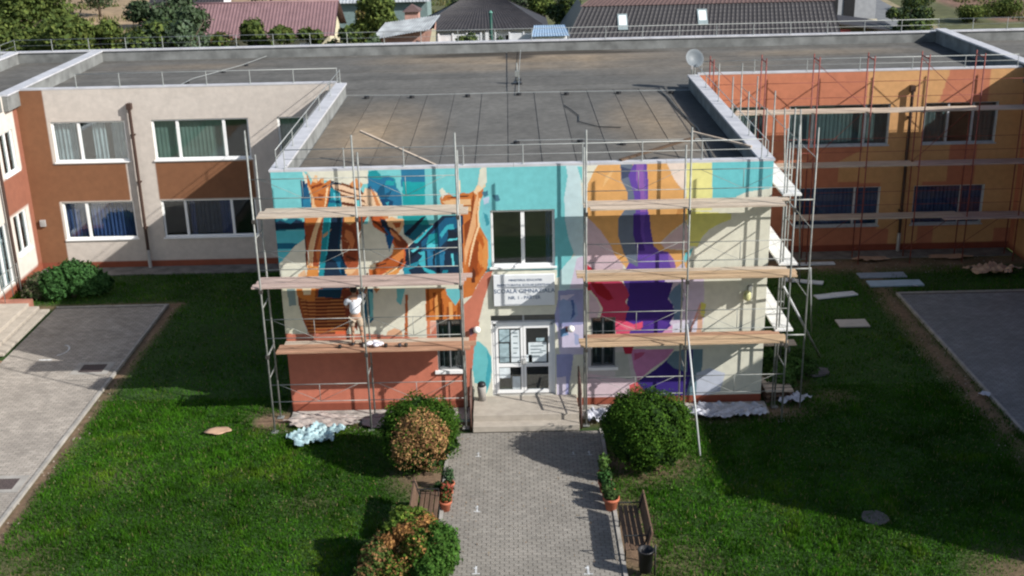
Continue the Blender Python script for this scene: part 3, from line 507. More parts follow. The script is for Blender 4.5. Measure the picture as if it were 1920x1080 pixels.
 ((214,204,226),[(0.98,3.33),(1.39,3.35),(1.19,3.2),(1.01,3.14)]),
 ((150,168,206),[(0.95,3.14),(1.07,3.23),(1.42,3.07),(1.48,2.75),(1.3,2.54),(0.98,2.51)]),
 ((80,106,160),[(1.27,3.19),(1.36,3.19),(1.39,2.76),(1.27,2.6),(1.33,2.91)]),
 ((212,204,228),[(0.89,2.39),(1.86,2.49),(1.86,1.57),(0.97,1.56)]),
 ((120,160,200),[(0.98,2.32),(1.15,2.38),(1.21,2.16),(1.0,2.1)]),
 ((168,176,212),[(1.36,2.22),(1.5,2.15),(1.5,1.87),(1.39,1.84)]),
 ((162,164,206),[(0.88,1.59),(1.71,1.57),(1.32,1.33),(1.2,0.27),(0.87,0.27)]),
 ((216,208,226),[(0.88,0.88),(1.14,0.91),(1.11,0.19),(0.87,0.19)]),
 ((228,226,208),[(1.35,1.58),(1.71,1.57),(1.71,0.01),(1.2,0.02),(1.23,0.68)]),
 ((228,226,208),[(1.67,7.08),(6.73,6.96),(7.13,-0.29),(1.66,-0.16)]),
 ((214,188,196),[(1.67,5.49),(2.14,5.48),(2.42,5.02),(2.72,4.26),(2.58,3.43),(1.67,3.45)]),
 ((228,172,106),[(2.09,7.07),(3.88,7.03),(4.06,6.6),(4.3,6.22),(4.4,5.72),(4.38,5.39),(4.02,5.11),(3.68,4.77),(3.8,4.6),(4.11,4.56),(4.43,4.53),(4.45,4.0),(4.16,3.85),(4.04,4.08),(3.14,4.41),(2.89,3.8),(2.75,4.11),(2.46,4.45),(2.37,4.7),(2.08,5.15),(1.74,5.51),(1.68,5.93),(1.74,6.43),(1.91,6.79)]),
 ((214,188,190),[(3.68,4.77),(4.02,5.08),(4.38,5.36),(4.43,4.56),(3.8,4.6)]),
 ((240,222,208),[(3.8,6.96),(4.33,6.95),(4.35,6.16),(4.18,6.28),(4.01,6.51)]),
 ((106,118,136),[(2.59,6.99),(2.91,6.98),(2.97,6.62),(3.2,6.33),(3.01,5.82),(3.07,5.45),(3.02,5.01),(3.2,4.4),(3.15,4.03),(2.92,4.11),(2.71,4.49),(2.54,5.02),(2.55,5.47),(2.81,5.83),(2.78,6.19),(2.62,6.51)]),
 ((66,76,104),[(2.6,6.89),(2.88,6.8),(2.86,6.62),(2.63,6.54)]),
 ((104,72,168),[(2.8,6.63),(2.94,6.94),(3.05,6.96),(3.27,7.04),(3.34,6.32),(3.31,5.82),(3.42,5.15),(3.51,4.67),(3.66,4.54),(3.89,4.51),(4.07,4.26),(4.15,3.9),(4.05,3.62),(4.06,3.16),(2.87,3.19),(2.66,3.84),(2.86,4.23),(3.09,4.1),(3.06,4.56),(2.96,5.01),(2.99,5.46),(3.01,5.75),(2.95,6.16)]),
 ((70,44,132),[(2.96,5.6),(3.13,5.6),(3.16,5.01),(3.28,4.55),(3.08,4.56),(2.95,5.01)]),
 ((148,100,180),[(3.02,6.96),(3.2,6.99),(3.27,6.47),(3.3,5.89),(3.28,5.63),(3.13,5.63),(3.12,6.18),(3.0,6.55)]),
 ((140,98,172),[(3.89,4.51),(4.07,4.26),(4.15,3.87),(4.05,3.87),(3.92,4.24)]),
 ((86,60,150),[(3.27,5.6),(3.38,5.56),(3.42,5.15),(3.51,4.67),(3.31,4.7),(3.22,5.15)]),
 ((236,230,152),[(4.3,6.95),(5.01,6.93),(5.03,5.63),(4.37,5.64)]),
 ((224,220,126),[(4.37,5.64),(5.56,5.54),(5.54,5.37),(5.29,5.28),(4.98,5.11),(4.79,4.89),(4.68,4.64),(4.48,4.65),(4.41,5.13)]),
 ((112,200,206),[(4.99,6.96),(6.72,7.04),(6.77,6.24),(5.93,6.12),(5.68,6.01),(5.52,5.81),(5.04,5.82)]),
 ((112,200,206),[(4.35,4.47),(4.57,4.61),(4.49,4.37),(4.38,4.19),(4.32,4.23)]),
 ((214,200,220),[(3.82,3.78),(4.33,4.2),(4.45,3.77),(4.89,3.76),(4.93,2.51),(4.1,1.9),(3.85,2.22)]),
 ((110,138,166),[(3.92,3.22),(4.06,3.45),(4.25,3.62),(4.35,3.15),(4.26,2.53),(4.08,2.53),(4.1,2.92)]),
 ((66,40,130),[(2.89,3.77),(4.05,3.62),(4.0,3.39),(3.92,3.16),(4.07,2.97),(4.11,2.69),(3.99,2.44),(4.09,2.3),(3.82,2.19),(3.62,2.01),(3.41,1.76),(2.89,1.8),(2.76,2.57)]),
 ((86,52,150),[(2.88,2.56),(3.61,2.61),(3.99,2.44),(3.77,2.16),(3.51,1.83),(2.89,1.85)]),
 ((206,36,58),[(1.67,4.23),(1.85,4.09),(2.0,3.9),(2.09,3.76),(2.14,3.44),(1.74,3.45),(1.65,3.83)]),
 ((190,62,96),[(1.77,3.68),(2.29,3.76),(2.66,3.69),(2.81,3.47),(2.87,3.28),(2.76,3.1),(2.88,2.91),(2.79,2.72),(2.76,2.47),(2.06,2.55),(2.15,2.92),(2.0,3.21),(1.83,3.44)]),
 ((160,22,40),[(1.8,3.68),(2.11,3.67),(2.32,3.42),(2.44,3.2),(2.29,3.14),(2.0,3.33)]),
 ((214,190,200),[(1.77,3.4),(1.97,3.21),(2.09,2.93),(1.97,2.58),(1.77,2.59)]),
 ((230,84,118),[(2.47,2.6),(2.82,2.53),(3.0,2.43),(3.25,2.51),(3.26,2.36),(3.18,2.24),(2.91,2.25),(2.86,2.09),(2.86,1.9),(2.56,1.91),(2.5,2.26)]),
 ((238,120,140),[(2.59,2.44),(2.97,2.37),(3.09,2.31),(2.82,2.28)]),
 ((228,160,200),[(3.59,1.91),(3.82,2.19),(4.08,2.41),(4.1,1.9)]),
 ((226,222,236),[(4.08,2.41),(4.63,2.55),(4.93,2.58),(4.81,1.8),(4.07,1.82)]),
 ((218,160,150),[(4.8,3.02),(4.86,2.95),(4.64,2.36),(4.51,1.89),(4.42,1.89),(4.61,2.43)]),
 ((222,176,150),[(4.77,2.86),(4.89,2.92),(4.9,2.51),(4.84,1.8),(4.72,1.81)]),
 ((226,220,110),[(4.82,3.05),(4.97,2.98),(4.93,2.58),(4.84,2.67)]),
 ((206,200,200),[(1.71,1.8),(2.98,1.77),(3.14,0.96),(3.05,0.63),(1.71,0.67)]),
 ((190,192,184),[(2.48,1.62),(2.83,1.61),(2.96,0.77),(2.51,0.74)]),
 ((218,196,204),[(1.71,0.99),(3.05,0.76),(3.0,0.22),(1.71,0.09)]),
 ((206,136,182),[(2.92,1.69),(4.13,1.66),(3.93,1.39),(3.52,1.08),(3.14,0.73),(3.02,1.12)]),
 ((190,40,70),[(2.71,1.77),(3.01,1.77),(2.95,1.54),(2.77,1.55)]),
 ((56,36,126),[(3.11,0.7),(3.64,1.07),(4.02,1.42),(4.37,1.65),(4.72,1.65),(4.63,0.92),(4.47,0.07),(3.45,0.1)]),
 ((112,138,152),[(3.96,1.39),(4.13,1.61),(4.49,1.63),(4.51,0.96),(4.15,1.09),(3.96,1.26)]),
 ((112,140,150),[(4.66,1.65),(4.93,1.64),(4.92,1.08),(4.8,0.06),(4.47,0.07),(4.6,0.76)]),
 ((214,92,96),[(2.9,0.6),(3.11,0.7),(3.42,0.3),(3.39,0.1),(2.97,0.17)]),
 ((200,206,220),[(4.77,0.92),(5.13,1.07),(5.58,0.9),(5.45,0.33),(4.8,0.18)]),
 ((96,44,22),[(-5.54,6.5),(-5.44,6.53),(-5.44,6.5),(-5.53,6.46)]),
 ((96,44,22),[(-5.24,6.53),(-5.13,6.58),(-5.11,6.54),(-5.23,6.48)]),
 ((96,44,22),[(-5.46,6.21),(-5.24,6.18),(-5.24,6.15),(-5.47,6.18)]),
 ((250,214,168),[(-5.13,6.49),(-5.07,6.52),(-5.18,6.03),(-5.23,5.94)]),
 ((96,44,22),[(-5.81,5.22),(-5.77,5.22),(-5.82,4.32),(-5.85,4.24)]),
 ((250,214,168),[(-5.39,5.65),(-5.35,5.65),(-5.49,5.21),(-5.61,4.76),(-5.67,4.31),(-5.7,4.34),(-5.63,4.8),(-5.51,5.24)]),
 ((210,120,66),[(-5.55,4.76),(-5.44,5.06),(-5.36,5.36),(-5.34,5.21),(-5.45,4.61),(-5.52,4.37)]),
 ((206,124,76),[(-4.71,5.34),(-4.54,5.25),(-4.48,5.01),(-4.58,4.74),(-4.65,5.01),(-4.75,5.13)]),
 ((96,44,22),[(-4.73,4.62),(-4.48,4.5),(-4.51,4.44),(-4.76,4.56)]),
 ((250,214,168),[(-4.42,5.42),(-4.34,5.3),(-4.34,4.94),(-4.38,4.95),(-4.39,5.24)]),
 ((96,44,22),[(-4.99,6.49),(-4.74,6.43),(-4.3,6.27),(-4.31,6.24),(-4.75,6.38)]),
 ((96,44,22),[(-4.77,6.11),(-4.44,6.01),(-4.44,5.98),(-4.77,6.06)]),
 ((96,44,22),[(-4.51,6.51),(-4.24,6.42),(-4.24,6.39),(-4.52,6.47)]),
 ((250,214,168),[(-3.9,6.41),(-3.82,6.32),(-3.65,5.88),(-3.7,5.85)]),
 ((96,44,22),[(-3.95,5.59),(-3.79,5.47),(-3.58,5.17),(-3.61,5.14),(-3.82,5.41),(-3.99,5.53)]),
 ((220,140,90),[(-3.54,5.34),(-3.35,5.16),(-3.25,4.98),(-3.33,5.01),(-3.5,5.16)]),
 ((96,44,22),[(-3.28,4.47),(-3.19,4.5),(-3.32,4.23),(-3.41,4.17)]),
 ((250,214,168),[(-3.91,4.0),(-3.61,4.14),(-3.38,4.26),(-3.39,4.2),(-3.65,4.05)]),
 ((96,44,22),[(-3.98,4.3),(-3.68,4.39),(-3.69,4.34),(-3.95,4.26)]),
 ((96,44,22),[(-2.06,6.13),(-1.81,6.18),(-1.38,6.2),(-1.38,6.17),(-1.81,6.14)]),
 ((96,44,22),[(-1.87,5.92),(-1.34,5.92),(-1.34,5.9),(-1.87,5.89)]),
 ((96,44,22),[(-1.82,5.78),(-1.34,5.76),(-1.34,5.73),(-1.82,5.75)]),
 ((250,214,168),[(-1.13,6.11),(-1.09,6.11),(-1.16,5.64),(-1.13,5.35),(-1.25,5.02),(-1.35,4.66),(-1.45,4.21),(-1.48,4.21),(-1.39,4.72),(-1.28,5.11),(-1.19,5.35),(-1.2,5.64)]),
 ((224,140,70),[(-1.17,4.93),(-1.09,4.78),(-1.07,4.42),(-1.14,4.2),(-1.22,4.42)]),
 ((96,44,22),[(-1.37,4.21),(-1.28,4.06),(-1.32,3.75),(-1.41,3.75)]),
 ((100,214,226),[(-2.03,4.95),(-1.97,5.01),(-1.71,5.03),(-1.71,4.99),(-1.97,4.95)]),
 ((100,214,226),[(-3.01,4.7),(-2.8,4.82),(-2.78,4.77),(-2.95,4.64)]),
 ((12,30,52),[(-2.41,4.69),(-2.35,4.69),(-2.37,4.26),(-2.43,4.27)]),
 ((100,214,226),[(-1.93,4.59),(-1.88,4.59),(-1.85,4.25),(-1.9,4.25)]),
 ((12,30,52),[(-3.18,5.16),(-2.68,5.62),(-2.53,5.67),(-3.02,5.12)]),
 ((10,70,96),[(-4.79,5.73),(-4.74,5.73),(-4.83,5.2),(-4.9,4.81),(-4.95,4.81)]),
 ((60,190,205),[(-5.11,5.65),(-5.07,5.65),(-5.17,5.11),(-5.26,4.61),(-5.3,4.61)]),
 ((190,90,130),[(3.04,1.57),(3.34,1.6),(3.25,1.47),(3.04,1.35)]),
 ((120,90,170),[(3.19,6.88),(3.23,6.87),(3.29,6.18),(3.25,5.89)]),
 ((236,190,130),[(2.21,6.64),(2.41,6.81),(2.35,6.64),(2.13,6.32)]),
 ((196,140,80),[(4.14,5.87),(4.33,5.98),(4.34,5.63),(4.09,5.52)]),
]

HB = [(-.85,.86,4.18,5.77),(-2.42,-1.72,1.18,2.7),(1.83,2.5,1.18,2.66),(-.92,.84,.36,2.78)]
RY = 13.12; HL = 6.94
wall('mural_wall', 0, 'y', -6.57,6.6,0,HL,.02, [(c,p) for c,p in MURAL]+[((150,80,60),[(-6.6,-.1),(6.7,-.1),(6.7,.24),(-6.6,.26)])], (228,226,208), HB, label='front wall of the entrance block painted with the half finished mural')
window('y',0,1,-.85,.86,4.18,5.77,[.5],[(.86,1,bluecurt)])
fr_d = mat('dull_dark_frame',(.16,.165,.17),.5,.2,5); bl_ = mat('dusty_blind',(.10,.115,.12),.8,.1)
for a_,b_,c_ in ((-2.42,-1.72,2.7),(1.83,2.5,2.66)):
    window('y',0,1,a_,b_,1.18,c_,[.5],[(0,1,bl_)],fr_d,sill=False); box('window_sill', (a_-.08,b_+.08,-.07,.06,1.1,1.185), white, SB)
# entrance door with transom
dr = G().box(-.86,-.8,.1,.16,.38,2.5).box(.72,.78,.1,.16,.38,2.5).box(-.86,.78,.1,.16,2.44,2.52).mk('door_frame', white, SB)
tr = G().box(-.92,.84,.14,.2,2.52,2.56).box(-.92,.84,.14,.2,2.74,2.78).box(-.05,.0,.14,.2,2.56,2.74).mk('transom', wframe_r, SB); box('pane', (-.92,-.05,.16,.17,2.56,2.74), GLASS, tr); box('pane', (0,.84,.16,.17,2.56,2.74), GLASS, tr)
box('door_reveal', (-.92,-.862,.05,.16,.36,2.5), white, SB); box('door_reveal', (.782,.84,.05,.16,.36,2.5), white, SB); box('threshold', (-.92,.84,.02,.2,.33,.38), concrete, SB)
paper = mat('white_paper', (.6,.66,.68), .8, .12, 8); paper2 = mat('bluish_notice', (.30,.40,.43), .7, .3, 9)
for sx,x0,x1 in ((0,-.8,-.045),(1,-.035,.72)):
    d = G(); t = .07
    d.box(x0,x0+t,.08,.14,.4,2.44).box(x1-t,x1,.08,.14,.4,2.44).box(x0+t,x1-t,.08,.14,.4,.5).box(x0+t,x1-t,.08,.14,2.36,2.44).box(x0+t,x1-t,.08,.14,1.2,1.3)
    d = d.mk('door_leaf', white, SB); box('pane', (x0+t,x1-t,.105,.115,.5,1.2), GLASS, d); box('pane', (x0+t,x1-t,.105,.115,1.3,2.36), GLASS, d)
    hx = x1-.035 if sx == 0 else x0+.035; G().tube((hx,.04,1.28),(hx,.04,1.46),.012).tube((hx,.04,1.3),(hx,.08,1.3),.01).tube((hx,.04,1.44),(hx,.08,1.44),.01).mk('handle', steel, d)
for b,m in (((-.7,-.42,1.95,2.32),paper2),((-.38,-.14,1.34,2.3),paper),((-.7,-.44,1.34,1.9),paper2),((-.72,-.42,.86,1.17),paper),((-.36,-.14,.52,.9),paper),((.1,.6,1.34,1.92),paper),((.04,.2,1.34,1.55),paper),((.32,.55,1.95,2.05),paper2)):
    box('notice', (b[0],b[1],.096,.104,b[2],b[3]), m, SB)
for k,(x,z,w_) in enumerate([(-.32,2.2,.12),(-.32,2.1,.14),(-.32,1.9,.12),(-.32,1.75,.14),(-.32,1.6,.1),(.16,1.8,.36),(.16,1.7,.3),(.16,1.6,.34),(.16,1.5,.25),(.42,1.65,.16)]):
    box('printed_line', (x,x+w_,.094,.0955,z,z+.025), mat('print_ink',(.08,.12,.14),.8), SB)
G().lathe((0,0,0),[(.13,0),(.15,.004),(.13,.008)],20).mk('round_sticker', mat('green_sticker',(.25,.38,.38),.6,.4,20), SB).matrix_local = Matrix.Translation((.33,.1,.86))@Matrix.Rotation(math.pi/2,4,'X')
# sign board
sg = thing('sign_board', 'white rectangular school sign with blue lettering fixed above the entrance door', 'sign', (0,-.04,3.1))
nbox('panel', (-.82,.84,-.09,-.012,3.08,3.98), mat('sign_white',(.66,.68,.70),.5,.05), sg, .012)
ink = mat('sign_ink', (.035,.075,.16), .6, .1)
def text(s, x, z, size, m, parent, y):
    c = bpy.data.curves.new('t','FONT'); c.body = s; c.size = size; c.align_x = 'CENTER'; c.extrude = .0015; c.resolution_u = 3
    o = bpy.data.objects.new('t', c); COL.objects.link(o); dg = bpy.context.evaluated_depsgraph_get(); me = bpy.data.meshes.new_from_object(o.evaluated_get(dg)); bpy.data.objects.remove(o)
    me.transform(Matrix.Rotation(math.pi/2,4,'X')); xs = [v.co.x for v in me.vertices]; me.transform(Matrix.Translation((x-(min(xs)+max(xs))/2 if xs else x, y, z)))
    me.materials.clear(); return link('lettering', me, m, parent)
text('MINISTERUL EDUCATIEI', .05,3.80,.085,ink,sg,-.094); text('INSPECTORATUL SCOLAR JUDETEAN',0,3.66,.085,ink,sg,-.094); text('SCOALA GIMNAZIALA', .02,3.46,.165,ink,sg,-.094); text('NR. 1 - PARTER', .02,3.28,.13,ink,sg,-.094); box('ruled_line', (-.7,.72,-.0945,-.0905,3.63,3.636), ink, sg)
# lamps
for x,z,l in ((-1.3,2.43,'round white globe wall lamp left of the entrance door'),(1.27,2.4,'round white globe wall lamp right of the entrance door')):
    t = thing('wall_lamp', l, 'wall lamp', (x,0,z), 'globe lamps beside the entrance'); G().box(x-.14,x-.02,-.05,-.002,z-.12,z+.02).tube((x-.08,-.03,z-.04),(x-.02,-.16,z-.06),.018).mk('bracket', mat('brown_bracket',(.12,.06,.06),.5), t); G().ball((x,-.2,z+.02),.10,16,12).mk('globe', mat('opal_globe',(.75,.74,.68),.3,.03), t, True)
t = thing('wall_lamp', 'small grey lamp high on the cream right end of the mural wall', 'wall lamp', (6.1,0,3.35)); box('bracket', (6.08,6.2,-.06,-.002,3.3,3.5), steel, t); G().lathe((6.05,-.16,3.12),[(.05,0),(.1,.04),(.1,.2),(.06,.26)],12).mk('lamp_head', mat('lamp_yellow',(.5,.5,.25),.5,.3,12), t, True)
# left wing front wall
def R(a0,a1,z0,z1): return [(a0,z0),(a1,z0),(a1,z1),(a0,z1)]
BRN = (138,95,67)
LW = [(BRN,R(-18.6,-17.45,0,7)),(BRN,R(-17.6,-14.75,2.72,4.15)),(BRN,R(-13.62,-9.95,2.72,4.15)),((150,84,62),R(-18.6,-6,0,.28))]
HLW = [(-17.33,-14.58,4.22,5.75),(-13.6,-10.0,4.22,5.75),(-8.92,-6.9,4.22,5.75),(-17.38,-14.66,1.18,2.66),(-13.62,-10.02,1.18,2.66),(-8.92,-6.9,1.18,2.66)]
wall('left_wing_wall', RY,'y',-18.5,-6.57,0,HL,.06,LW,(212,202,192),HLW,label='cream and brown plastered wall of the left wing')
for h,dv,cu in ((HLW[0],[.36],[(.02,.3,greycurt),(.52,.7,greycurt),(.78,.98,greycurt)]),(HLW[1],[.26,.74],[(0,.26,greenblind),(.26,.74,greenblind)]),(HLW[2],[.5],[(0,1,greenblind)]),(HLW[3],[.33],[(.02,.3,bluecurt),(.36,1,bluecurt)]),(HLW[4],[.25,.74],[(.28,.34,bluecurt),(.6,.74,bluecurt),(.35,.6,mat('dim_curtain',(.07,.08,.12),.9,.2))]),(HLW[5],[.5],[])):
    window('y',RY,1,*h,dv,cu)
# right wing front wall (orange blocks)
SAL = (198,126,96); YEL = (214,164,112)
RW = [(YEL,R(12.9,15.9,2.7,7)),(YEL,[(12.9,7),(12.9,4.0),(12.1,3.6),(12.1,2.8),(14.8,2.8),(14.8,7)]),(SAL,[(15.95,7),(17.4,7),(17.2,5.75),(15.6,5.75)]),(YEL,R(17.4,18.9,4.1,7)),(YEL,R(14.2,15.3,0.3,7)),(YEL,R(14,16.2,2.7,4.2)),(SAL,R(16.2,17.2,2.7,4.2)),(YEL,R(17.2,18.9,.8,4.2)),(YEL,R(6.6,8.2,2.7,4.1)),(YEL,R(13.7,15.0,.9,2.8)),(YEL,R(15.9,18.2,.3,.95)),((140,72,54),R(6.5,18.9,0,.3))]
HRW = [(7.2,9.2,4.18,5.72),(10.1,13.84,4.18,5.72),(15.13,17.84,4.18,5.72),(7.2,9.2,1.03,2.56),(10.55,13.73,1.03,2.56),(15.0,17.68,1.03,2.56)]
wall('right_wing_wall', RY,'y',6.6,18.85,0,HL,.06,RW,SAL,HRW,label='orange and ochre plastered wall of the right wing')
dim = mat('dark_green_blind',(.12,.16,.16),.8,.1)
for h,dv,cu in ((HRW[0],[.5],[(0,1,dim)]),(HRW[1],[.24,.76],[(0,1,dim)]),(HRW[2],[.33,.67],[(0,.33,dim),(.67,1,dim)]),(HRW[3],[.5],[(0,1,bluecurt)]),(HRW[4],[.7],[(0,1,bluecurt)]),(HRW[5],[.68],[(0,1,bluecurt)])):
    window('y',RY,1,*h,dv,cu,wframe_r)
# side walls of the entrance block, cross wings, rear
wall('side_wall', -6.57,'x',0,RY,0,HL,.5,[((150,66,48),R(-1,14,0,.3))],(212,202,192),[],inward=1)
wall('side_wall', 6.6,'x',0,RY,0,HL,.5,[((150,66,48),R(-1,14,0,.3))],(228,226,208),[],inward=-1)
S2 = (152,98,78)
LS = [(S2,R(12.75,13.2,0,7)),(S2,[(10.9,2.75),(12.8,2.75),(12.8,4.05),(10.9,4.05)]),((150,84,62),R(-20,13.2,0,.32))]
HLS = [(11.25,12.45,4.15,5.68),(11.25,12.45,1.15,2.66),(3.5,7.4,4.15,5.68),(9.3,10.6,.4,2.66)]
wall('cross_wing_wall', -18.5,'x',-1.5,RY,0,HL,.12,LS,(226,218,208),HLS,inward=-1,label='sunlit cream wall of the left cross wing')
for h in HLS[:3]: window('x',-18.5,-1,*h,[.5],[(0,.45,greenblind)])
window('x',-18.5,-1,*HLS[3],[.5],[(0,1,greycurt)],sill=False)
wall('cross_wing_wall', 18.85,'x',-12.4,RY,0,HL,.3,[(YEL,R(11.6,12.6,0,7)),((140,72,54),R(-20,13.2,0,.3))],SAL,[],inward=1,label='shaded orange wall of the right cross wing')
g = G().box(-26,32,22.86,22.9,0,HL).box(-26,-25.96,-1.5,22.9,0,HL).box(32,32.04,8.5,22.9,0,HL).box(-26,-18.5,-1.54,-1.5,0,HL); g.mk('rear_wall', cream, SB)
box('floor_slab', (-25.9,18.8,13.32,22.8,3.25,3.45), intwall, SB); box('floor_slab', (-6.4,6.4,.3,13.2,3.25,3.45), intwall, SB); box('partition_wall', (-25.9,31,17.5,17.6,0,6.1), intwall, SB); box('partition_wall', (-6.4,6.4,4.5,4.6,0,6.1), intwall, SB)
# unseen tall block on the right, outline shaped to cast the yard shadow
shadow_block = thing('unseen_shadow_block', 'unseen tall orange block right of the yard, shaped to cast its shadow', 'building', (24,-2,0))
mk('block_walls', [(18.86,-12.3,0),(27,-12.3,0),(27,8.4,0),(18.86,8.4,0),(18.86,-12.3,9.9),(27,-12.3,9.9),(27,8.4,9.9),(18.86,8.4,9.9)], [(0,1,5,4),(1,2,6,5),(2,3,7,6),(3,0,4,7)], mat('orange_plaster',A(*SAL),.85), shadow_block)
mk('block_roof', [(18.7,-12.4,9.9),(27.1,-12.4,9.9),(27.1,8.4,9.9),(18.7,8.4,9.9),(27.1,11.2,7.02),(18.87,11.2,7.02)], [(0,1,2,3),(3,2,4,5)], mat('grey_roofing',(.1,.1,.1),.9), shadow_block)
# roofs in strips
RZ = 6.5
def roofcol(x, y):
    n = fbm(x,y,1.6,71); c = np.zeros(x.shape+(3,)); c[:] = (.105,.101,.092); w = np.zeros(x.shape)
    def el(cx,cy,rx,ry,a): return np.clip(1.15-np.hypot((x-cx)/rx,(y-cy)/ry),0,1)*a*(.35+1.3*n)
    for e in ((-4.6,6.5,2.3,5,1.25),(4.4,7,1.8,5,1.1),(.6,20.6,7,2.2,1.3),(1,18.6,7,1.4,.8),(13,20.5,5,1.2,.8),(-14,20.5,4,1,.6),(7.5,18,5,3,.4),(-5.5,3.4,1.2,2.4,.5)): w = np.maximum(w, el(*e))
    c = c*(1-w[...,None])+np.array([.20,.16,.115])*w[...,None]
    parapet_shade = np.clip((x-5.45)/.12,0,1)*np.clip((12.8-y)/.2,0,1)*(x < 6.4)*.6; c = c*(1-parapet_shade[...,None])+.03*parapet_shade[...,None]  # felt colour darkened where the right parapet's shadow falls
    parapet_shade = np.clip((x-17.6)/.15,0,1)*(y > 13.5)*(x < 18.7)*.6; c = c*(1-parapet_shade[...,None])+.03*parapet_shade[...,None]  # same shadow darkening painted along the right cross parapet
    d = np.maximum.reduce([el(.3,22.2,4.2,.75,2.2), el(-2.5,21.7,2.0,.35,1.6), el(4,21.9,2.6,.45,1.6), el(.1,21.2,.8,.9,1.6), el(-4.6,2.2,1.3,1.4,.5)])[...,None]; d = np.clip(d,0,.85)
    c = c*(1-d)+np.array([.03,.026,.022])*d
    return c*(.72+.56*fbm(x,y,.7,75)[...,None])
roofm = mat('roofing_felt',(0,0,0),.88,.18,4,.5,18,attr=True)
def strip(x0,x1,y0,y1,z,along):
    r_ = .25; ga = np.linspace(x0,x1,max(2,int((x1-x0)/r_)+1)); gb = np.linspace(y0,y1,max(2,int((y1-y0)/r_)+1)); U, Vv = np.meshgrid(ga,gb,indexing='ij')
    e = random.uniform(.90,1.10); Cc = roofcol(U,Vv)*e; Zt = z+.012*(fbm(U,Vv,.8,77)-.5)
    nx, ny = U.shape; idx = np.arange(nx*ny).reshape(nx,ny); F = np.stack([idx[:-1,:-1],idx[1:,:-1],idx[1:,1:],idx[:-1,1:]],-1).reshape(-1,4).tolist()
    Vl = np.stack([U,Vv,Zt],-1).reshape(-1,3).tolist(); Cl = Cc.reshape(-1,3).tolist()
    ring = list(idx[:,0])+list(idx[-1,1:])+list(idx[::-1,-1][1:])+list(idx[0,::-1][1:-1]); b = len(Vl)
    for i in ring: v = Vl[i]; Vl.append((v[0],v[1],z-.03)); Cl.append(list(Cl[i]))
    m = len(ring); F += [[ring[i],b+i,b+(i+1)%m,ring[(i+1)%m]] for i in range(m)]
    bigmesh('roofing_strip', Vl, F, Cl, roofm, SB, 'POINT', False)
box('roof_slab', (-25.9,31.9,13.2,22.85,RZ-.2,RZ-.02), parap, SB); box('roof_slab', (-6.4,6.45,.2,13.2,RZ-.2,RZ-.02), parap, SB); box('roof_slab', (-25.9,-18.6,-1.4,13.2,RZ-.2,RZ-.02), parap, SB); box('roof_slab', (19,31.9,8.5,13.2,RZ-.2,RZ-.02), parap, SB)
x = -6.22; i = 0
while x < 6.2:
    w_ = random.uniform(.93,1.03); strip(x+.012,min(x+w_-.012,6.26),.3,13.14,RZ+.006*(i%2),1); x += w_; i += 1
for (xa,xb) in ((-18.28,-.4),(-.35,18.6),(-22.0,-18.72),(19.1,25),(25.4,31.8)):
    y = 13.145 if xa > -18.5 and xa < 18 else 13.4
    if xa < -18.5: y = 12
    i = 0
    while y < 22.5:
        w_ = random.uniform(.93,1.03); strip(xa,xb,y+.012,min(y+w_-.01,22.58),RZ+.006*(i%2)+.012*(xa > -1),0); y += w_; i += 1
# parapets and copings
def parapet(b, over=.04, top=7.0, m=None, lab=None):
    x0,x1,y0,y1 = b; box('parapet', (x0+.012,x1-.012,y0+.012,y1-.012,RZ-.1,top-.06), m or parap, SB)
    L = (x1-x0) > (y1-y0); a = x0 if L else y0; e = x1 if L else y1; i = 0
    while a < e-.05:
        q = min(a+2.0,e); z = top+random.uniform(-.004,.004)
        nb = (a+.004,q-.004,y0-over,y1+over,top-.06,z) if L else (x0-over,x1+over,a+.004,q-.004,top-.06,z)
        box('coping', nb, coping, SB); a = q
parapet((-6.57,-6.25,.0,12.9)); parapet((6.27,6.6,.0,12.9)); parapet((-6.2,6.22,.02,.2),.02)
parapet((-18.25,-6.62,RY+.01,RY+.2),.02); parapet((6.65,18.55,RY+.01,RY+.2),.02); parapet((-26,32,22.62,22.86)); parapet((-18.7,-18.3,12.0,22.55)); parapet((18.62,19.0,8.6,22.55), top=7.12); parapet((25.0,25.35,13,22.55)); parapet((-22.4,-22.05,-1.4,22.55)); parapet((-18.7,-18.48,-1.4,11.9),.02)
# lightning wires on short posts
wirem = mat('galvanised_wire',(.38,.40,.39),.5,.1,metal=.3)
pm = None
def post(x,y,z,h):
    global pm
    if pm is None:
        g = G().tube((0,0,0),(0,0,1),.014,6).tube((0,0,0),(0,0,.03),.05,8); me = bpy.data.meshes.new('wire_post'); me.from_pydata(g.v,[],g.f); me.materials.append(wirem); pm = me
    o = bpy.data.objects.new('wire_post', pm); COL.objects.link(o); o.parent = SB; o.matrix_parent_inverse = Matrix.Translation((0,-8,0)); o.location = (x,y,z); o.scale = (1,1,h)
def wirerun(p, q, step, z0=7.0, h=.5, mid=True):
    p = Vector(p); q = Vector(q); n = max(1,round((q-p).length/step))
    for i in range(n+1): a = p.lerp(q,i/n); post(a.x,a.y,z0,h+.02)
    tube('rail_wire', (p.x,p.y,z0+h), (q.x,q.y,z0+h), .013, wirem, SB, 5)
    if mid: tube('rail_wire', (p.x,p.y,z0+h*.5), (q.x,q.y,z0+h*.5), .007, wirem, SB, 5)
wirerun((-22.2,22.75,0),(18.8,22.75,0),1.62); wirerun((18.8,22.75,0),(31,22.75,0),1.62); wirerun((-16.2,RY+.1,0),(-6.6,RY+.1,0),1.6,h=.48,mid=False); wirerun((-6.45,.3,0),(-6.45,12.9,0),2.4,h=.46); wirerun((6.5,.3,0),(6.5,12.9,0),2.4,h=.4,mid=False)
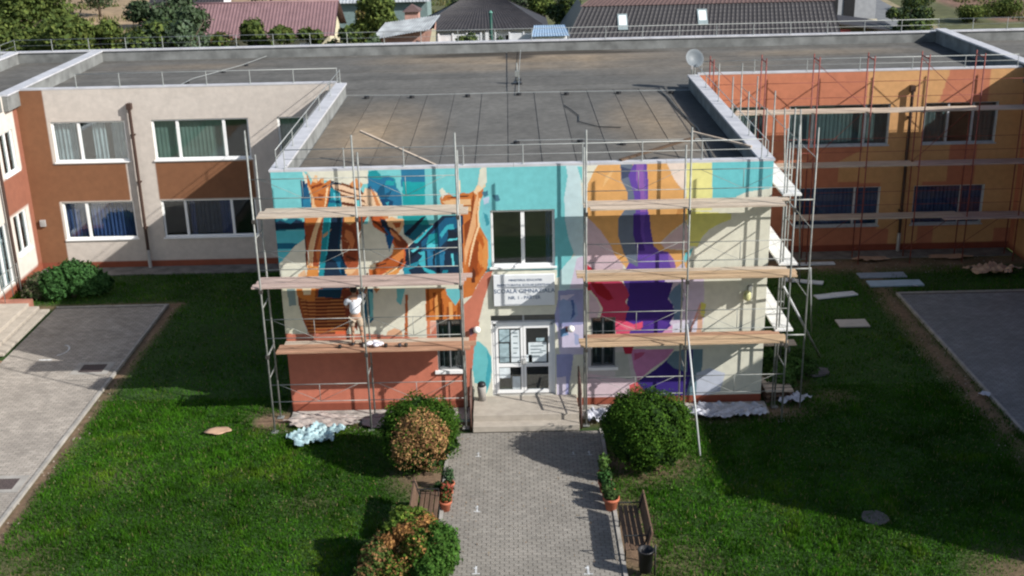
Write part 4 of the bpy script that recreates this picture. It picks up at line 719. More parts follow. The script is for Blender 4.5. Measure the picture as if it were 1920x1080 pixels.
wirerun((-6.2,.12,0),(6.3,.12,0),1.55,h=.5); wirerun((6.8,RY+.1,0),(18.4,RY+.1,0),1.9,h=.42); wirerun((-22.2,22.75,0),(-22.2,10,0),1.7)
def cable(label, pts, blocks, z=RZ+.06, h=.05):
    t = thing('roof_cable', label, 'cable', (pts[0][0],pts[0][1],RZ)); 
    g = G()
    for a,b in zip(pts[:-1],pts[1:]): g.tube((a[0],a[1],z+h),(b[0],b[1],z+h),.011,5)
    g.mk('wire', wirem, t)
    for b in blocks: G().lathe((b[0],b[1],RZ),[(.1,0),(.09,.09),(.04,.1)],8).mk('support_block', dark, t)
cable('lightning wire on black blocks crossing the middle of the flat roof', [(-6.2,12.5),(-3.8,12.27),(.06,12.31),(5.6,12.05),(6.2,12.0)], [(-5.45,12.36),(-3.8,12.27),(-1.79,12.23),(.06,12.31),(1.78,12.2),(3.66,12.18),(5.53,12.05)])
cable('lightning wire on three black blocks near the front edge of the entrance roof', [(-.09,4.56),(1.81,4.51),(3.05,4.2),(6.1,4.2)], [(-.09,4.56),(1.81,4.51),(3.05,4.11)])
cable('lightning wire on black blocks across the left wing roof', [(-13.2,13.4),(-12.9,16.9),(-11.6,20),(-11.0,22.4)], [(-13.0,16.4),(-12.1,18.8),(-11.5,20.4)])
cable('straight wire running down the centre of the roof to a small mast', [(.25,22.5),(.12,17),(.06,12.4)], [(.1,15.3),(.12,14.4)])
mast = thing('roof_mast', 'small grey aerial mast standing on the centre line of the roof', 'mast', (.08,14.5,RZ)); tube('pole', (.02,14.6,RZ),(.02,14.6,RZ+.8),.025,steel,mast); box('clamp_box', (-.05,.12,14.5,14.66,RZ+.3,RZ+.5), steel, mast); box('foot', (-.12,.16,14.4,14.8,RZ,RZ+.08), dark, mast)
g = G(); pts = [(1.6,10.2),(1.75,9.6),(2.0,8.4),(1.95,7.4),(2.5,6.6),(3.2,6.4)]
for a,b in zip(pts[:-1],pts[1:]): g.tube((a[0],a[1],RZ+.03),(b[0],b[1],RZ+.03),.014,5)
tag(g.mk('loose_cable', dark), 'thin black cable lying in a loose curve on the entrance roof', 'cable')
g = G(); pts = [(5.15,12.6),(5.3,11),(5.35,9),(5.55,6),(5.5,4),(5.35,2)]
for a,b in zip(pts[:-1],pts[1:]): g.tube((a[0],a[1],RZ+.04),(b[0],b[1],RZ+.04),.022,6)
tag(g.mk('loose_cable', dark), 'thick black cable lying along the shaded right parapet of the entrance roof', 'cable')
# downpipes
def downpipe(x, label=None, m=brownpipe):
    o = G().tube((x,RY-.14,.75),(x,RY-.14,6.3),.06,10).tube((x,RY-.14,6.3),(x,RY+.02,6.36),.06,10).box(x-.09,x+.09,RY-.2,RY+.0,6.18,6.4).mk('downpipe', m, SB, False)
    G().tube((x,RY-.14,.02),(x,RY-.14,.75),.07,10).mk('pipe_foot', greypipe, o)
    for z in (1.6,3.4,5.2): G().box(x-.08,x+.08,RY-.15,RY-.0,z,z+.05).mk('bracket', m, o)
downpipe(-14.3); downpipe(14.55)
o = G().tube((-18.36,10.55,.02),(-18.36,10.55,6.3),.06,10).mk('downpipe', brownpipe, SB)
box('junction_box', (-18.3,-18.1,RY-.1,RY-.01,1.75,2.0), greypipe, SB)
# entrance steps
st = thing('entrance_steps', 'low tiled entrance platform with two steps in front of the white door', 'steps', (0,-.8,0))
nbox('platform', (-1.45,1.42,-1.2,-.005,0,.36), stepm, st); nbox('step', (-1.45,1.42,-1.52,-1.202,0,.18), stepm, st)
for side,x in (('L',-1.5),('R',1.47)):
    t = thing('handrail', 'brown metal handrail on the %s side of the entrance steps' % ('left' if x < 0 else 'right'), 'handrail', (x,-.8,0), 'handrails of the entrance steps')
    m = mat('brown_painted_rail',(.10,.055,.045),.5,.2)
    for y in (-.12,-.75,-1.45): tube('post', (x,y,0),(x,y,1.25 if y > -1 else 1.05),.02,m,t)
    tube('top_rail', (x,-.1,1.25),(x,-1.5,1.08),.025,m,t); tube('lower_rail', (x,-.1,.75),(x,-1.45,.62),.015,m,t)
    for y in (-.33,-.54,-.97,-1.2): tube('baluster', (x,y,.36),(x,y,1.16),.01,m,t,6)
b = thing('umbrella_bin', 'small black bin with a pale cap beside the left edge of the entrance door', 'bin', (-1.22,-.25,.36)); G().lathe((-1.22,-.25,.36),[(.1,0),(.13,.4),(.12,.42)],14).mk('body', mat('pale_bin',(.3,.28,.26),.6), b, True); G().ball((-1.22,-.25,.84),(.12,.12,.09),12,8).mk('cap', dark, b, True)
# left side entrance steps
t = thing('side_steps', 'long beige side entrance steps with brick red edges by the left cross wing', 'steps', (-17.3,6,0))
nbox('platform', (-18.48,-17.25,4.6,8.5,0,.32), stepm, t); nbox('step', (-17.248,-16.9,4.5,8.5,0,.2), stepm, t); nbox('step', (-16.898,-16.55,4.5,8.5,0,.09), stepm, t); box('brick_edge', (-18.48,-17.2,4.3,4.598,0,.36), brick, t); box('brick_edge', (-18.48,-17.3,8.502,9.0,0,.3), brick, t)
t = thing('fence_rail', 'thin grey railing against the sunlit cream wall at the left picture edge', 'railing', (-18.2,9.4,0))
for y in (8.6,9.3,10.0): tube('post', (-18.1,y,.3),(-18.1,y,1.3),.015,steel,t)
for z in (.8,1.3): tube('rail', (-18.1,8.5,z),(-18.1,10.1,z),.013,steel,t)
o = box('side_walk', (-18.45,-16.05,-13,4.2,-.1,-.02), mat('planting_soil',(.2,.13,.08),.95,.35,2,.5,10)); o['kind'] = 'structure'
# satellite dish
t = thing('satellite_dish', 'grey satellite dish on the right parapet of the entrance roof', 'satellite dish', (6.45,12.9,7))
tube('mast', (6.4,12.9,6.9),(6.4,12.9,7.35),.025,steel,t)
d = G(); prof = [(.01,.0),(.12,.012),(.24,.05),(.34,.1)]; d.lathe((0,0,0),prof+[(.35,.1),(.25,.035),(.1,-.012)],24); o = d.mk('dish', mat('dish_grey',(.13,.15,.165),.5,.06), t, True); o.matrix_local = Matrix.Translation((-.02,-.08,.58))@Matrix.Rotation(math.radians(62),4,'X')@Matrix.Rotation(.25,4,'Y')
G().tube((6.42,12.8,7.3),(6.3,12.35,7.35),.012,6).box(6.26,6.34,12.3,12.38,7.3,7.42).mk('arm', greypipe, t)
# loose boards on the roof
def plank(label, p, q, w_, m, th=.03, name='loose_board', cat='board'):
    p = Vector(p); q = Vector(q); d = q-p; L = d.length; M = Matrix.Translation((p+q)/2)@d.to_track_quat('X','Z').to_matrix().to_4x4(); return tag(G().box(-L/2,L/2,-w_/2,w_/2,-th/2,th/2,M).mk(name, m), label, cat)
plank('pale batten lying on the roof behind the left scaffold', (-4.5,2.7,7.4),(-2.05,.85,RZ+.2), .07, plk[0], .05)
plank('dark brown batten leaning towards the front edge of the roof', (2.6,.12,7.03),(4.8,2.0,7.15), .11, mat('old_brown_wood',(.085,.055,.035),.9,.3), .05)
plank('pale batten crossing the shaded right corner of the roof', (4.85,2.5,7.2),(6.25,1.2,7.05), .07, plk[0], .05)
# ------------------------------------------------------------------ scaffolds
def deck(t, x0,x1,y0,y1,z,mi, axis='x', nb=3, toe=True):
    w_ = (y1-y0)/nb if axis == 'x' else (x1-x0)/nb
    for i in range(nb):
        m = plk[mi[i%len(mi)]] if isinstance(mi,tuple) else plk[mi]; s0 = random.uniform(-.12,.12); s1 = random.uniform(-.12,.12); dz = random.uniform(0,.012)
        b = (x0+s0,x1+s1,y0+i*w_+.006,y0+(i+1)*w_-.006,z+dz,z+.045+dz) if axis == 'x' else (x0+i*w_+.006,x0+(i+1)*w_-.006,y0+s0,y1+s1,z+dz,z+.045+dz)
        box('plank', b, m, t)
    pass
def front_scaffold(label, xs, decks, group):
    t = thing('scaffold', label, 'scaffold', ((xs[0]+xs[-1])/2,-.9,0), group); y0, y1 = -1.22, -.33
    for x in xs:
        for y in (y0,y1):
            tp = 8.15 if y == y0 else 7.5
            tube('standard', (x,y,.03),(x,y,tp),.025,steel,t); G().box(x-.09,x+.09,y-.09,y+.09,.0,.012).tube((x,y,.01),(x,y,.1),.02,8).mk('base_plate', steel, t)
        for z in (2.22,4.07,5.97): tube('transom', (x,y0,z),(x,y1,z),.024,steel,t)
        for z in (1.1,3.1,5.0): tube('frame_tube', (x,y0,z+.5),(x,y1,z+.5),.016,steel,t)
        for z in (2.22,4.07,5.97): G().box(x-.045,x+.045,y0-.04,y0+.04,z-.05,z+.05).mk('coupler', mat('dark_coupler',(.06,.055,.05),.6,.2,metal=.3), t)
    for a,b in zip(xs[:-1],xs[1:]):
        for z in (.9,1.4,2.75,3.28,4.66,5.16,6.57,7.07): tube('guard_rail', (a,y0,z),(b,y0,z),.0115,steel,t,6)
        m = (a+b)/2
        for z in (.9,2.75,4.66,6.57):
            tube('rail_post', (m,y0,z),(m,y0,z+.51),.009,steel,t,6)
            tube('brace', (a+.25,y0,z+.5),(m,y0,z),.006,steel,t,6); tube('brace', (b-.25,y0,z+.5),(m,y0,z),.006,steel,t,6)
    for (x0,x1,z,mi) in decks: deck(t,x0,x1,-1.17,-.38,z,mi)
    return t
s1_ = front_scaffold('grey steel scaffold before the orange hands mural, left of the door', [-6.85,-4.22,-1.65], [(-6.75,-1.5,6.02,0),(-7.0,-1.45,4.12,1),(-6.6,-1.42,2.27,(3,3,0))], 'scaffolds in front of the mural wall')
s2_ = front_scaffold('grey steel scaffold before the purple figure mural, right of the door', [1.62,4.25,6.92], [(1.65,6.8,6.04,0),(1.5,7.05,4.12,(2,2,0)),(1.55,7.0,2.27,(2,2,3))], 'scaffolds in front of the mural wall')
for (a,b,z) in ((-7.05,-6.7,8.0),): pass
tube('brace', (4.25,-1.35,2.95),(4.42,-3.1,.0),.026,mat('pale_steel',(.5,.52,.52),.5,.1,metal=.2),s2_); tube('brace', (6.95,-.45,3.6),(9.05,3.08,0),.032,mat('pale_steel',(.5,.52,.52)),s2_); tube('brace', (7.65,-.4,4.1),(8.5,2.2,1.2),.018,mat('pale_steel',(.5,.52,.52)),s2_)
tube('standard', (-7.2,.3,0),(-7.2,.3,8.0),.02,steel,s1_)
# side scaffold, right of the entrance block
t = thing('scaffold', 'grey scaffold with white decks along the right side wall of the entrance block', 'scaffold', (7.3,5,0), 'scaffolds in front of the mural wall')
for y in (-.45,2.1,4.65,7.2,9.75):
    for x in (6.82,7.6): tube('standard', (x,y,0),(x,y,7.9),.021,steel,t)
    for z in (2.2,4.1,6.0): tube('transom', (6.82,y,z),(7.6,y,z),.022,steel,t)
for a,b in zip((-.45,2.1,4.65,7.2),(2.1,4.65,7.2,9.75)):
    for z in (3.3,5.2,7.1): tube('guard_rail', (7.6,a,z),(7.6,b,z),.011,steel,t,6)
wd = mat('white_deck_board',(.62,.62,.60),.7,.12,3,.2,20)
for z in (2.33,4.22,6.12):
    for i in range(2):
        for a,b in ((-.5,2.1),(2.1,4.65),(4.65,7.2)): box('plank', (6.78+i*.25,7.02+i*.25,a+.01,b-.01,z,z+.05), wd, t)
# red scaffold in front of the orange wing
t = thing('scaffold', 'long rusty red steel scaffold with pale plank decks in front of the orange right wing', 'scaffold', (12.8,12,0))
XS = [6.95,8.8,10.68,12.62,14.55,16.5,18.4]
for x in XS:
    for y in (11.55,12.35): tube('standard', (x,y,0),(x,y,7.75),.024,redst,t)
    tube('transom', (x,11.55,7.6),(x,12.35,7.6),.025,redst,t)
    for z in (1.68,3.68,5.68): tube('transom', (x,11.55,z),(x,12.35,z),.024,redst,t)
for i,(a,b) in enumerate(zip(XS[:-1],XS[1:])):
    for z in (2.3,2.8,4.3,4.8,6.3,6.85): tube('guard_rail', (a,11.55,z),(b,11.55,z),.010,redst,t,6)
    if i%2 == 0:
        tube('brace', (a,12.35,3.7),(b,12.35,5.6),.012,redst,t,6); tube('brace', (b,12.35,5.8),(a,12.35,7.5),.012,redst,t,6)
    tube('brace', (a,12.35,.3),(b,12.35,1.7),.012,redst,t,6)
deck(t,7.9,12.7,11.6,12.3,5.72,0); deck(t,12.7,19,11.62,12.32,5.70,0); deck(t,9.4,14.5,11.6,12.3,3.72,0); deck(t,14.5,18.8,11.62,12.32,3.7,1); deck(t,10,16.4,11.6,12.3,1.72,0); deck(t,15.6,18.8,11.3,12.2,1.72,1)
# grey props in front of the orange wing
for x,y,l in ((9.4,9.5,'slanting grey steel pole standing in front of the first orange wing window'),(9.9,9.3,'second slanting grey steel pole beside the first one before the orange wing')):
    tag(tube('steel_pole', (x,y,0),(x-.25,y+.4,6.3),.028,steel), l, 'pole')
# ------------------------------------------------------------------ painter and his kit
P0 = Vector((-4.5,-.8,2.33))
per = thing('person', 'person in white t-shirt and beige shorts on the left scaffold, right arm raised to paint', 'person', P0)
def skin(name, verts, edges, rad, m, parent, root=0, sub=1):
    me = bpy.data.meshes.new(name); me.from_pydata([tuple(P0+Vector(v)) for v in verts], edges, []); o = link(name, me, m, parent); o.modifiers.new('s','SKIN').use_smooth_shade = True
    for i,r_ in enumerate(rad): me.skin_vertices[0].data[i].radius = r_ if isinstance(r_,tuple) else (r_,r_)
    for r_ in (root if isinstance(root,(list,tuple)) else [root]): me.skin_vertices[0].data[r_].use_root = True
    sd = o.modifiers.new('u','SUBSURF'); sd.levels = sub; sd.render_levels = sub
    dg = bpy.context.evaluated_depsgraph_get(); new = bpy.data.meshes.new_from_object(o.evaluated_get(dg)); o.modifiers.clear(); o.data = new
    if not new.materials: new.materials.append(m)
    return o
skinm = mat('skin',(.36,.20,.13),.6,.05); 
vb = [(0,0,.86),(0,.01,1.05),(0,0,1.25),(0,.0,1.38),(0,.02,1.44),(0,.03,1.52),(0,.03,1.62),(0,.02,1.66),
      (-.09,0,.80),(-.10,.02,.45),(-.11,0,.09),(-.11,.10,.035),(.09,0,.80),(.13,.01,.45),(.16,0,.09),(.17,.10,.035),
      (-.17,0,1.34),(-.24,.05,1.1),(-.18,.24,.98),(-.13,.33,1.0),
      (.17,.01,1.35),(.30,.10,1.46),(.32,.30,1.60),(.31,.36,1.66)]
eb = [(0,1),(1,2),(2,3),(3,4),(4,5),(5,6),(6,7),(0,8),(8,9),(9,10),(10,11),(0,12),(12,13),(13,14),(14,15),(3,16),(16,17),(17,18),(18,19),(3,20),(20,21),(21,22),(22,23)]
rb = [(.13,.10),(.12,.09),(.14,.10),(.10,.08),.05,.075,.09,.055,.085,.055,.038,.03,.085,.055,.038,.03,.055,.042,.032,.03,.055,.042,.032,.03]
# five fingers on each hand, folded round the brush and the cup
for (hv,base,dx,up_) in ((19,(-.13,.33,1.0),1,0),(23,(.31,.36,1.66),-1,1)):
    for k in range(4):
        i = len(vb); bz = base[2]+(-.03+.02*k); vb += [(base[0]+.0,base[1]+.03,bz),(base[0]+dx*.015,base[1]+.06+.004*(k==2),bz+.004),(base[0]+dx*.045,base[1]+.065,bz+.006)]; rb += [.011,.0095,.008]; eb += [(hv,i),(i,i+1),(i+1,i+2)]
    i = len(vb); vb += [(base[0]+dx*.03,base[1]+.01,base[2]+.03),(base[0]+dx*.05,base[1]+.04,base[2]+.025)]; rb += [.012,.009]; eb += [(hv,i),(i,i+1)]
body = skin('body', vb, eb, rb, skinm, per)
G().ball(P0+Vector((0,-.005,1.605)),(.098,.115,.105),16,12).mk('hair', mat('black_hair',(.012,.01,.009),.7), per, True)
g = G(); 
for s in (-1,1): g.ball(P0+Vector((s*.035,.108,1.57)),.012,8,6); g.ball(P0+Vector((s*.092,.02,1.56)),(.014,.02,.03),8,6)
g.ball(P0+Vector((0,.13,1.545)),(.014,.02,.022),8,6).mk('face_features', skinm, per, True)
tee = mat('white_cotton',(.74,.75,.80),.9,.06,8,.4,25)
skin('t_shirt', [(0,.0,.87),(0,.005,1.05),(0,0,1.24),(0,.0,1.355),(-.17,0,1.33),(-.245,.04,1.14),(.17,.01,1.35),(.285,.09,1.45)], [(0,1),(1,2),(2,3),(3,4),(4,5),(3,6),(6,7)], [(.165,.125),(.155,.12),(.17,.125),(.12,.10),.085,.072,.085,.072], tee, per)
skin('shorts', [(0,0,.88),(-.095,0,.76),(-.105,.015,.52),(.095,0,.76),(.13,.01,.52)], [(0,1),(1,2),(0,3),(3,4)], [(.145,.11),.11,.085,.11,.085], mat('beige_cotton',(.36,.29,.22),.9,.1,8,.3,25), per)
for s,x in ((-1,-.11),(1,.165)): G().ball(P0+Vector((x,.045,.045)),(.052,.135,.05),12,8).mk('shoe', dark, per, True)
o = G().tube(P0+Vector((.27,.40,1.6)),P0+Vector((.30,.62,1.78)),.012).box(*(lambda c:(c.x-.035,c.x+.035,c.y-.01,c.y+.06,c.z-.01,c.z+.03))(P0+Vector((.30,.62,1.78)))).mk('paint_brush', wood); tag(o,'paint brush held up in the painter\'s right hand','brush')
g = G(); cx, cy = -4.02, -.9
for k in range(9): a = random.uniform(0,6.28); g.ball((cx+.16*math.cos(a),cy+.1*math.sin(a),2.39+.03*random.random()),(.09,.07,.055),8,6)
tag(g.mk('paint_bag', mat('white_paint_bag',(.68,.67,.74),.6,.25,9), None, True),'crumpled white bag of painting material on the deck beside the painter','bag')
for x,l,c in ((-4.28,'small white paint pot just right of the painter\'s feet',(.7,.68,.6)),(-3.72,'black paint pot on the deck right of the white bag',(.03,.03,.03)),(-3.35,'dark paint pot in the middle of the left lower deck',(.05,.05,.06)),(-3.18,'dark paint pot right next to another on the left lower deck',(.06,.05,.04)),(-4.95,'black paint pot left of the painter\'s feet',(.02,.02,.02))):
    t = thing('paint_pot', l, 'paint pot', (x,-.95,2.33), 'paint pots on the left lower deck'); G().lathe((x,-.95,2.325),[(.045,0),(.05,.08),(.045,.085)],12).mk('pot', mat('pot_%d'%int(abs(x)*100),c,.4), t, True)
# ------------------------------------------------------------------ foliage builders
def leafy(name, blobs, n, size, cols, parent, seed=0, shell=.5, up_=.25, aspect=.55, colfun=None):
    rg = np.random.default_rng(seed); vol = np.array([b[3]*b[4]*b[5] for b in blobs])**.67; pick = rg.choice(len(blobs), n, p=vol/vol.sum()); Bl = np.array(blobs)[pick]
    d = rg.normal(size=(n,3)); d /= np.linalg.norm(d,axis=1)[:,None]; r_ = shell+(1-shell)*rg.random((n,1))**.6
    bump = 1+.10*np.sin(d[:,[0]]*9+d[:,[2]]*7+seed)+.08*np.sin(d[:,[1]]*13-d[:,[2]]*11)
    C_ = Bl[:,:3]+d*r_*Bl[:,3:6]*bump
    nr = d+rg.normal(size=(n,3))*.65; nr[:,2] += up_; nr /= np.linalg.norm(nr,axis=1)[:,None]
    t1 = np.cross(nr, rg.normal(size=(n,3))); t1 /= np.linalg.norm(t1,axis=1)[:,None]; t2 = np.cross(nr,t1); s = size*rg.uniform(.6,1.35,(n,1))
    V = np.stack([C_-t1*s, C_-t2*s*aspect, C_+t1*s, C_+t2*s*aspect],1).reshape(-1,3); F = np.arange(4*n).reshape(n,4)
    cl = np.array(cols)[rg.integers(0,len(cols),n)]*rg.uniform(.6,1.35,(n,1)); cl *= (.6+.8*fbm(C_[:,0]*1.0,C_[:,2]+C_[:,1],max(size*9,.4),seed))[:,None]
    if colfun is not None: cl = colfun(C_, cl, rg)
    return bigmesh(name, V, F, cl, LEAF, parent, 'FACE')
GREEN = [(.04,.09,.010),(.055,.115,.012),(.028,.07,.009)]
def thuja(c, R_, label, dead=None, n=40000, seed=1):
    t = thing('round_thuja', label, 'shrub', (c[0],c[1],0), 'clipped ball thujas beside the entrance path')
    tube('stem', (c[0],c[1],0),(c[0],c[1],.5),.08,bark,t)
    def cf(P, cl, rg):
        if dead is None: return cl
        q = P-np.array(dead[:3]); d = np.sqrt((q[:,0]/dead[3])**2+(q[:,1]/dead[4])**2+(q[:,2]/dead[5])**2)+.35*(fbm(P[:,0]*3,P[:,2]*3,1,seed)-.5)+rg.normal(size=len(P))*.06
        m = (d < 1)&(rg.random(len(P)) > .18); br = np.array([(.34,.19,.08),(.42,.26,.11),(.24,.12,.06)])[rg.integers(0,3,len(P))]*rg.uniform(.6,1.25,(len(P),1)); cl = cl.copy(); cl[m] = br[m]; return cl
    bl = [(c[0],c[1],R_[2]*.98,R_[0],R_[1],R_[2])]
    rg = random.Random(seed)
    for k in range(16):
        a = rg.uniform(0,6.28); e = rg.uniform(-.3,1.1); bl.append((c[0]+.55*R_[0]*math.cos(a)*math.cos(e),c[1]+.55*R_[1]*math.sin(a)*math.cos(e),R_[2]*(.98+.5*math.sin(e)),.5*R_[0],.5*R_[1],.5*R_[2]))
    leafy('foliage', bl, n, .034, GREEN, t, seed, .82, .35, .5, cf)
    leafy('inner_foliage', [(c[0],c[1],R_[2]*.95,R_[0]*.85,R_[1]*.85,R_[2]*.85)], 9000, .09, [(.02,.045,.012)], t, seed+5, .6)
thuja((-2.72,-3.35),(1.0,.95,.98),'round thuja ball with a large dead brown patch facing the camera, left of the path', dead=(-2.62,-4.1,1.0,.72,.75,.85), seed=3)
thuja((2.98,-3.55),(1.11,1.08,1.05),'fully green round thuja ball right of the path', seed=9)
t = thing('golden_shrub', 'straggly green and rust coloured shrub at the bottom of the picture left of the path', 'shrub', (-2.6,-8.2,0))
tube('stem', (-2.5,-8.2,0),(-2.5,-8.2,.5),.07,bark,t); tube('stem', (-3.2,-8.4,0),(-3.25,-8.4,.5),.05,bark,t)
RUST = [(.26,.13,.05),(.34,.18,.06),(.20,.10,.04),(.12,.11,.03)]; YG = [(.14,.20,.03),(.10,.16,.03),(.07,.12,.02)]
leafy('foliage', [(-2.0,-8.3,.72,.48,.5,.62),(-2.15,-8.8,.45,.4,.5,.45)], 9000,.042,[(.035,.09,.015),(.055,.12,.02)],t,21,.6)
leafy('foliage', [(-2.55,-7.9,.95,.5,.45,.5),(-2.35,-8.4,.8,.4,.4,.5),(-2.9,-8.6,.4,.5,.5,.4)], 8000,.042,RUST+YG+GREEN,t,22,.55)
leafy('foliage', [(-3.3,-8.5,.62,.34,.35,.42),(-3.5,-8.9,.35,.3,.4,.35),(-3.2,-8.1,.7,.25,.25,.35)], 5500,.042,[(.045,.09,.02),(.07,.10,.025),(.2,.11,.05)],t,23,.55)
leafy('foliage', [(-2.75,-7.85,1.25,.28,.25,.22),(-2.45,-7.75,1.2,.22,.2,.2),(-2.85,-8.0,1.1,.3,.2,.2)], 3800,.045,YG,t,24,.4)
leafy('foliage', [(-3.05,-8.3,.92,.2,.18,.18),(-3.55,-8.5,.55,.14,.15,.16),(-2.3,-8.0,1.15,.34,.25,.2),(-2.7,-8.2,1.1,.25,.2,.2)], 4800,.04,RUST[:2],t,25,.4)
t = thing('leafy_bush', 'leafy green bush in the corner where the left pavement meets the left cross wing', 'bush', (-16.3,9.8,0))
for k in range(5): tube('stem', (-16.2,9.9,0),(-16.9+k*.35,9.9,.7),.03,bark,t)
leafy('foliage', [(-15.9,10.0,.65,.85,.6,.6),(-16.7,9.7,.6,.55,.5,.6),(-15.4,10.1,.45,.6,.5,.4),(-16.2,10.1,.95,.5,.4,.4)], 9000,.075,[(.03,.08,.02),(.05,.12,.035),(.04,.10,.03)],t,31,.5,.4)
t = thing('leafy_bush', 'low dry looking bush against the red wall foot left of the larger green bush', 'bush', (-17.7,10.2,0)); tube('stem', (-17.7,10.2,0),(-17.7,10.2,.3),.03,bark,t)
leafy('foliage', [(-17.5,9.9,.25,.55,.5,.3),(-17.9,10.9,.3,.3,.7,.3)], 2500,.05,[(.09,.10,.05),(.12,.10,.07),(.05,.09,.03)],t,32,.4)
t = thing('leafy_bush', 'low weedy green plants growing at the right foot of the side scaffold', 'bush', (7.9,1.6,0)); tube('stem', (7.9,1.6,0),(7.9,1.6,.3),.02,bark,t)
leafy('foliage', [(7.3,1.0,.3,.5,.8,.35),(8.0,2.0,.25,.7,.9,.3),(7.2,2.6,.4,.4,.8,.4)], 5000,.06,[(.04,.09,.02),(.06,.12,.03)],t,33,.4)
t = thing('leafy_bush', 'small yellowish weeds at the left edge of the left pavement', 'bush', (-16.6,3.1,0)); tube('stem', (-16.6,3.1,0),(-16.6,3.1,.15),.02,bark,t)
leafy('foliage', [(-16.7,3.0,.1,.45,.8,.15)], 900,.05,[(.10,.13,.02),(.15,.10,.03)],t,34,.3)
# pots
def pot(x, y, s, label, gcol, tall=0, seed=0):
    t = thing('flower_pot', label, 'flower pot', (0,0,0), 'flower pots along the path')
    G().lathe((0,0,0),[(.10,0),(.14,.2),(.16,.21),(.16,.26),(.135,.26),(.13,.225)],18).mk('pot', terra, t, True); G().lathe((0,0,.2),[(.12,0),(.12,.025)],14).mk('soil', soilm, t)
    leafy('plant', [(0,0,.36+tall*.5,.16,.16,.14+tall*.5)], 260+int(tall*500), .045, gcol, t, seed, .2)
    for k in range(3): a = k*2.1; tube('stem', (0,0,.22),(.08*math.cos(a),.08*math.sin(a),.4+tall),.008,bark,t,5)
    t.location = (x,y,0); t.scale = (s,s,s)
GG = [(.03,.08,.02),(.05,.10,.03)]
pot(-1.95,-4.6,.9,'small terracotta pot with a tall thin plant, farthest on the left side of the path',[(.05,.09,.04)],.25,1)
pot(-1.98,-5.05,.95,'terracotta pot with a reddish plant, second on the left side of the path',[(.25,.06,.04),(.04,.08,.02)],0,2)
pot(-2.0,-5.5,1.0,'bright orange terracotta pot nearest the bench on the left side of the path',[(.3,.08,.04),(.05,.08,.02)],-.02,3)
pot(-2.2,-4.85,.8,'small dark leaved pot tucked behind the other left pots',[(.03,.06,.02)],0,7)
pot(1.86,-4.25,.95,'terracotta pot with a tall light green plant, farthest on the right side of the path',[(.07,.13,.03)],.3,4)
pot(1.84,-4.8,1.1,'terracotta pot with dark green leaves, second on the right side of the path',GG,.06,5)
pot(1.88,-5.2,1.1,'terracotta pot with spreading green leaves, third on the right side of the path',GG,.0,6)
pot(1.92,-5.62,1.25,'wide faded pink pot, nearest on the right side of the path',[(.04,.07,.02)],-.04,8)
# benches
iron = mat('black_cast_iron',(.02,.02,.02),.5,.1)
def bench(label):
    t = thing('park_bench', label, 'bench', (0,0,0), 'benches beside the path')    # faces -x, runs along y
    for k in range(4): nbox('seat_slat', (-.22+k*.115,-.125+k*.115,-.92,.92,.43,.465), wood, t, .008)
    Mb = Matrix.Translation((.27,0,.5))@Matrix.Rotation(math.radians(14),4,'Y')
    for k in range(4):
        o = G().box(-.018,.018,-.92,.92,.0+k*.095,.082+k*.095,Mb).mk('back_slat', wood, t)
    for y in (-.7,.7):
        g = G().tube((-.2,y,0),(-.2,y,.42),.02,6).tube((.24,y,0),(.22,y,.45),.02,6).tube((.22,y,.45),(.34,y,.88),.018,6).tube((-.22,y,.41),(.24,y,.41),.018,6).tube((-.2,y,.42),(-.22,y,.66),.015,6).tube((-.22,y,.66),(.28,y,.66),.018,6); g.mk('leg', iron, t)
    return t
b1 = bench('dark wooden slatted bench with black iron legs on the right side of the path'); b1.location = (2.24,-7.15,0)
b2 = copy_tree(b1); b2['label'] = 'wooden slatted bench on the left side of the path, partly behind the rust coloured shrub'; b2.location = (-2.35,-6.35,0); b2.rotation_euler = (0,0,math.pi)
t = thing('litter_bin', 'round black litter bin at the bottom picture edge beside the right bench', 'litter bin', (2.42,-8.38,0))
G().lathe((2.42,-8.38,.12),[(.13,0),(.17,.5),(.18,.5),(.18,.53),(.155,.53),(.15,.1)],18).mk('bucket', dark, t, True); tube('post', (2.62,-8.38,0),(2.62,-8.38,.75),.02,iron,t)
# ------------------------------------------------------------------ litter, boards and sheets on the ground
def sheet(name, label, cat, c, sx, sy, m, rot=0, amp=.0, n=10, z=.05, th=.0, seed=0, ragged=0):
    rg = random.Random(seed); V = []; F = []; ca, sa = math.cos(rot), math.sin(rot)
    for i in range(n+1):
        for j in range(n+1):
            u = -1+2*i/n; v = -1+2*j/n
            r_ = 1+ragged*(math.sin(5*math.atan2(v,u)+seed)+.6*math.sin(9*math.atan2(v,u)+2*seed))*.5
            x = u*sx/2*r_*(math.sqrt(max(0,1-v*v/2)) if ragged else 1); y = v*sy/2*r_*(math.sqrt(max(0,1-u*u/2)) if ragged else 1)
            zz = z+(amp*(.25+.55*abs(math.sin(x*7+3*math.sin(y*5+seed))*math.sin(y*6+2*math.sin(x*4+seed)))+.35*abs(math.sin(x*17+y*13+seed))**2+.12*rg.random()) if amp else 0); V.append((c[0]+x*ca-y*sa, c[1]+x*sa+y*ca, zz))
    for i in range(n):
        for j in range(n): a = i*(n+1)+j; F.append((a,a+n+1,a+n+2,a+1))
    o = mk(name, V, F, m, None, amp > .04)
    if th: md = o.modifiers.new('s','SOLIDIFY'); md.thickness = th
    return tag(o, label, cat)
plastic = mat('white_plastic_sheet',(.42,.43,.48),.35,.25,6,.5,12); foam = mat('white_foam_board',(.50,.52,.54),.7,.12,3); card = mat('cardboard',(.42,.27,.18),.9,.15,5)
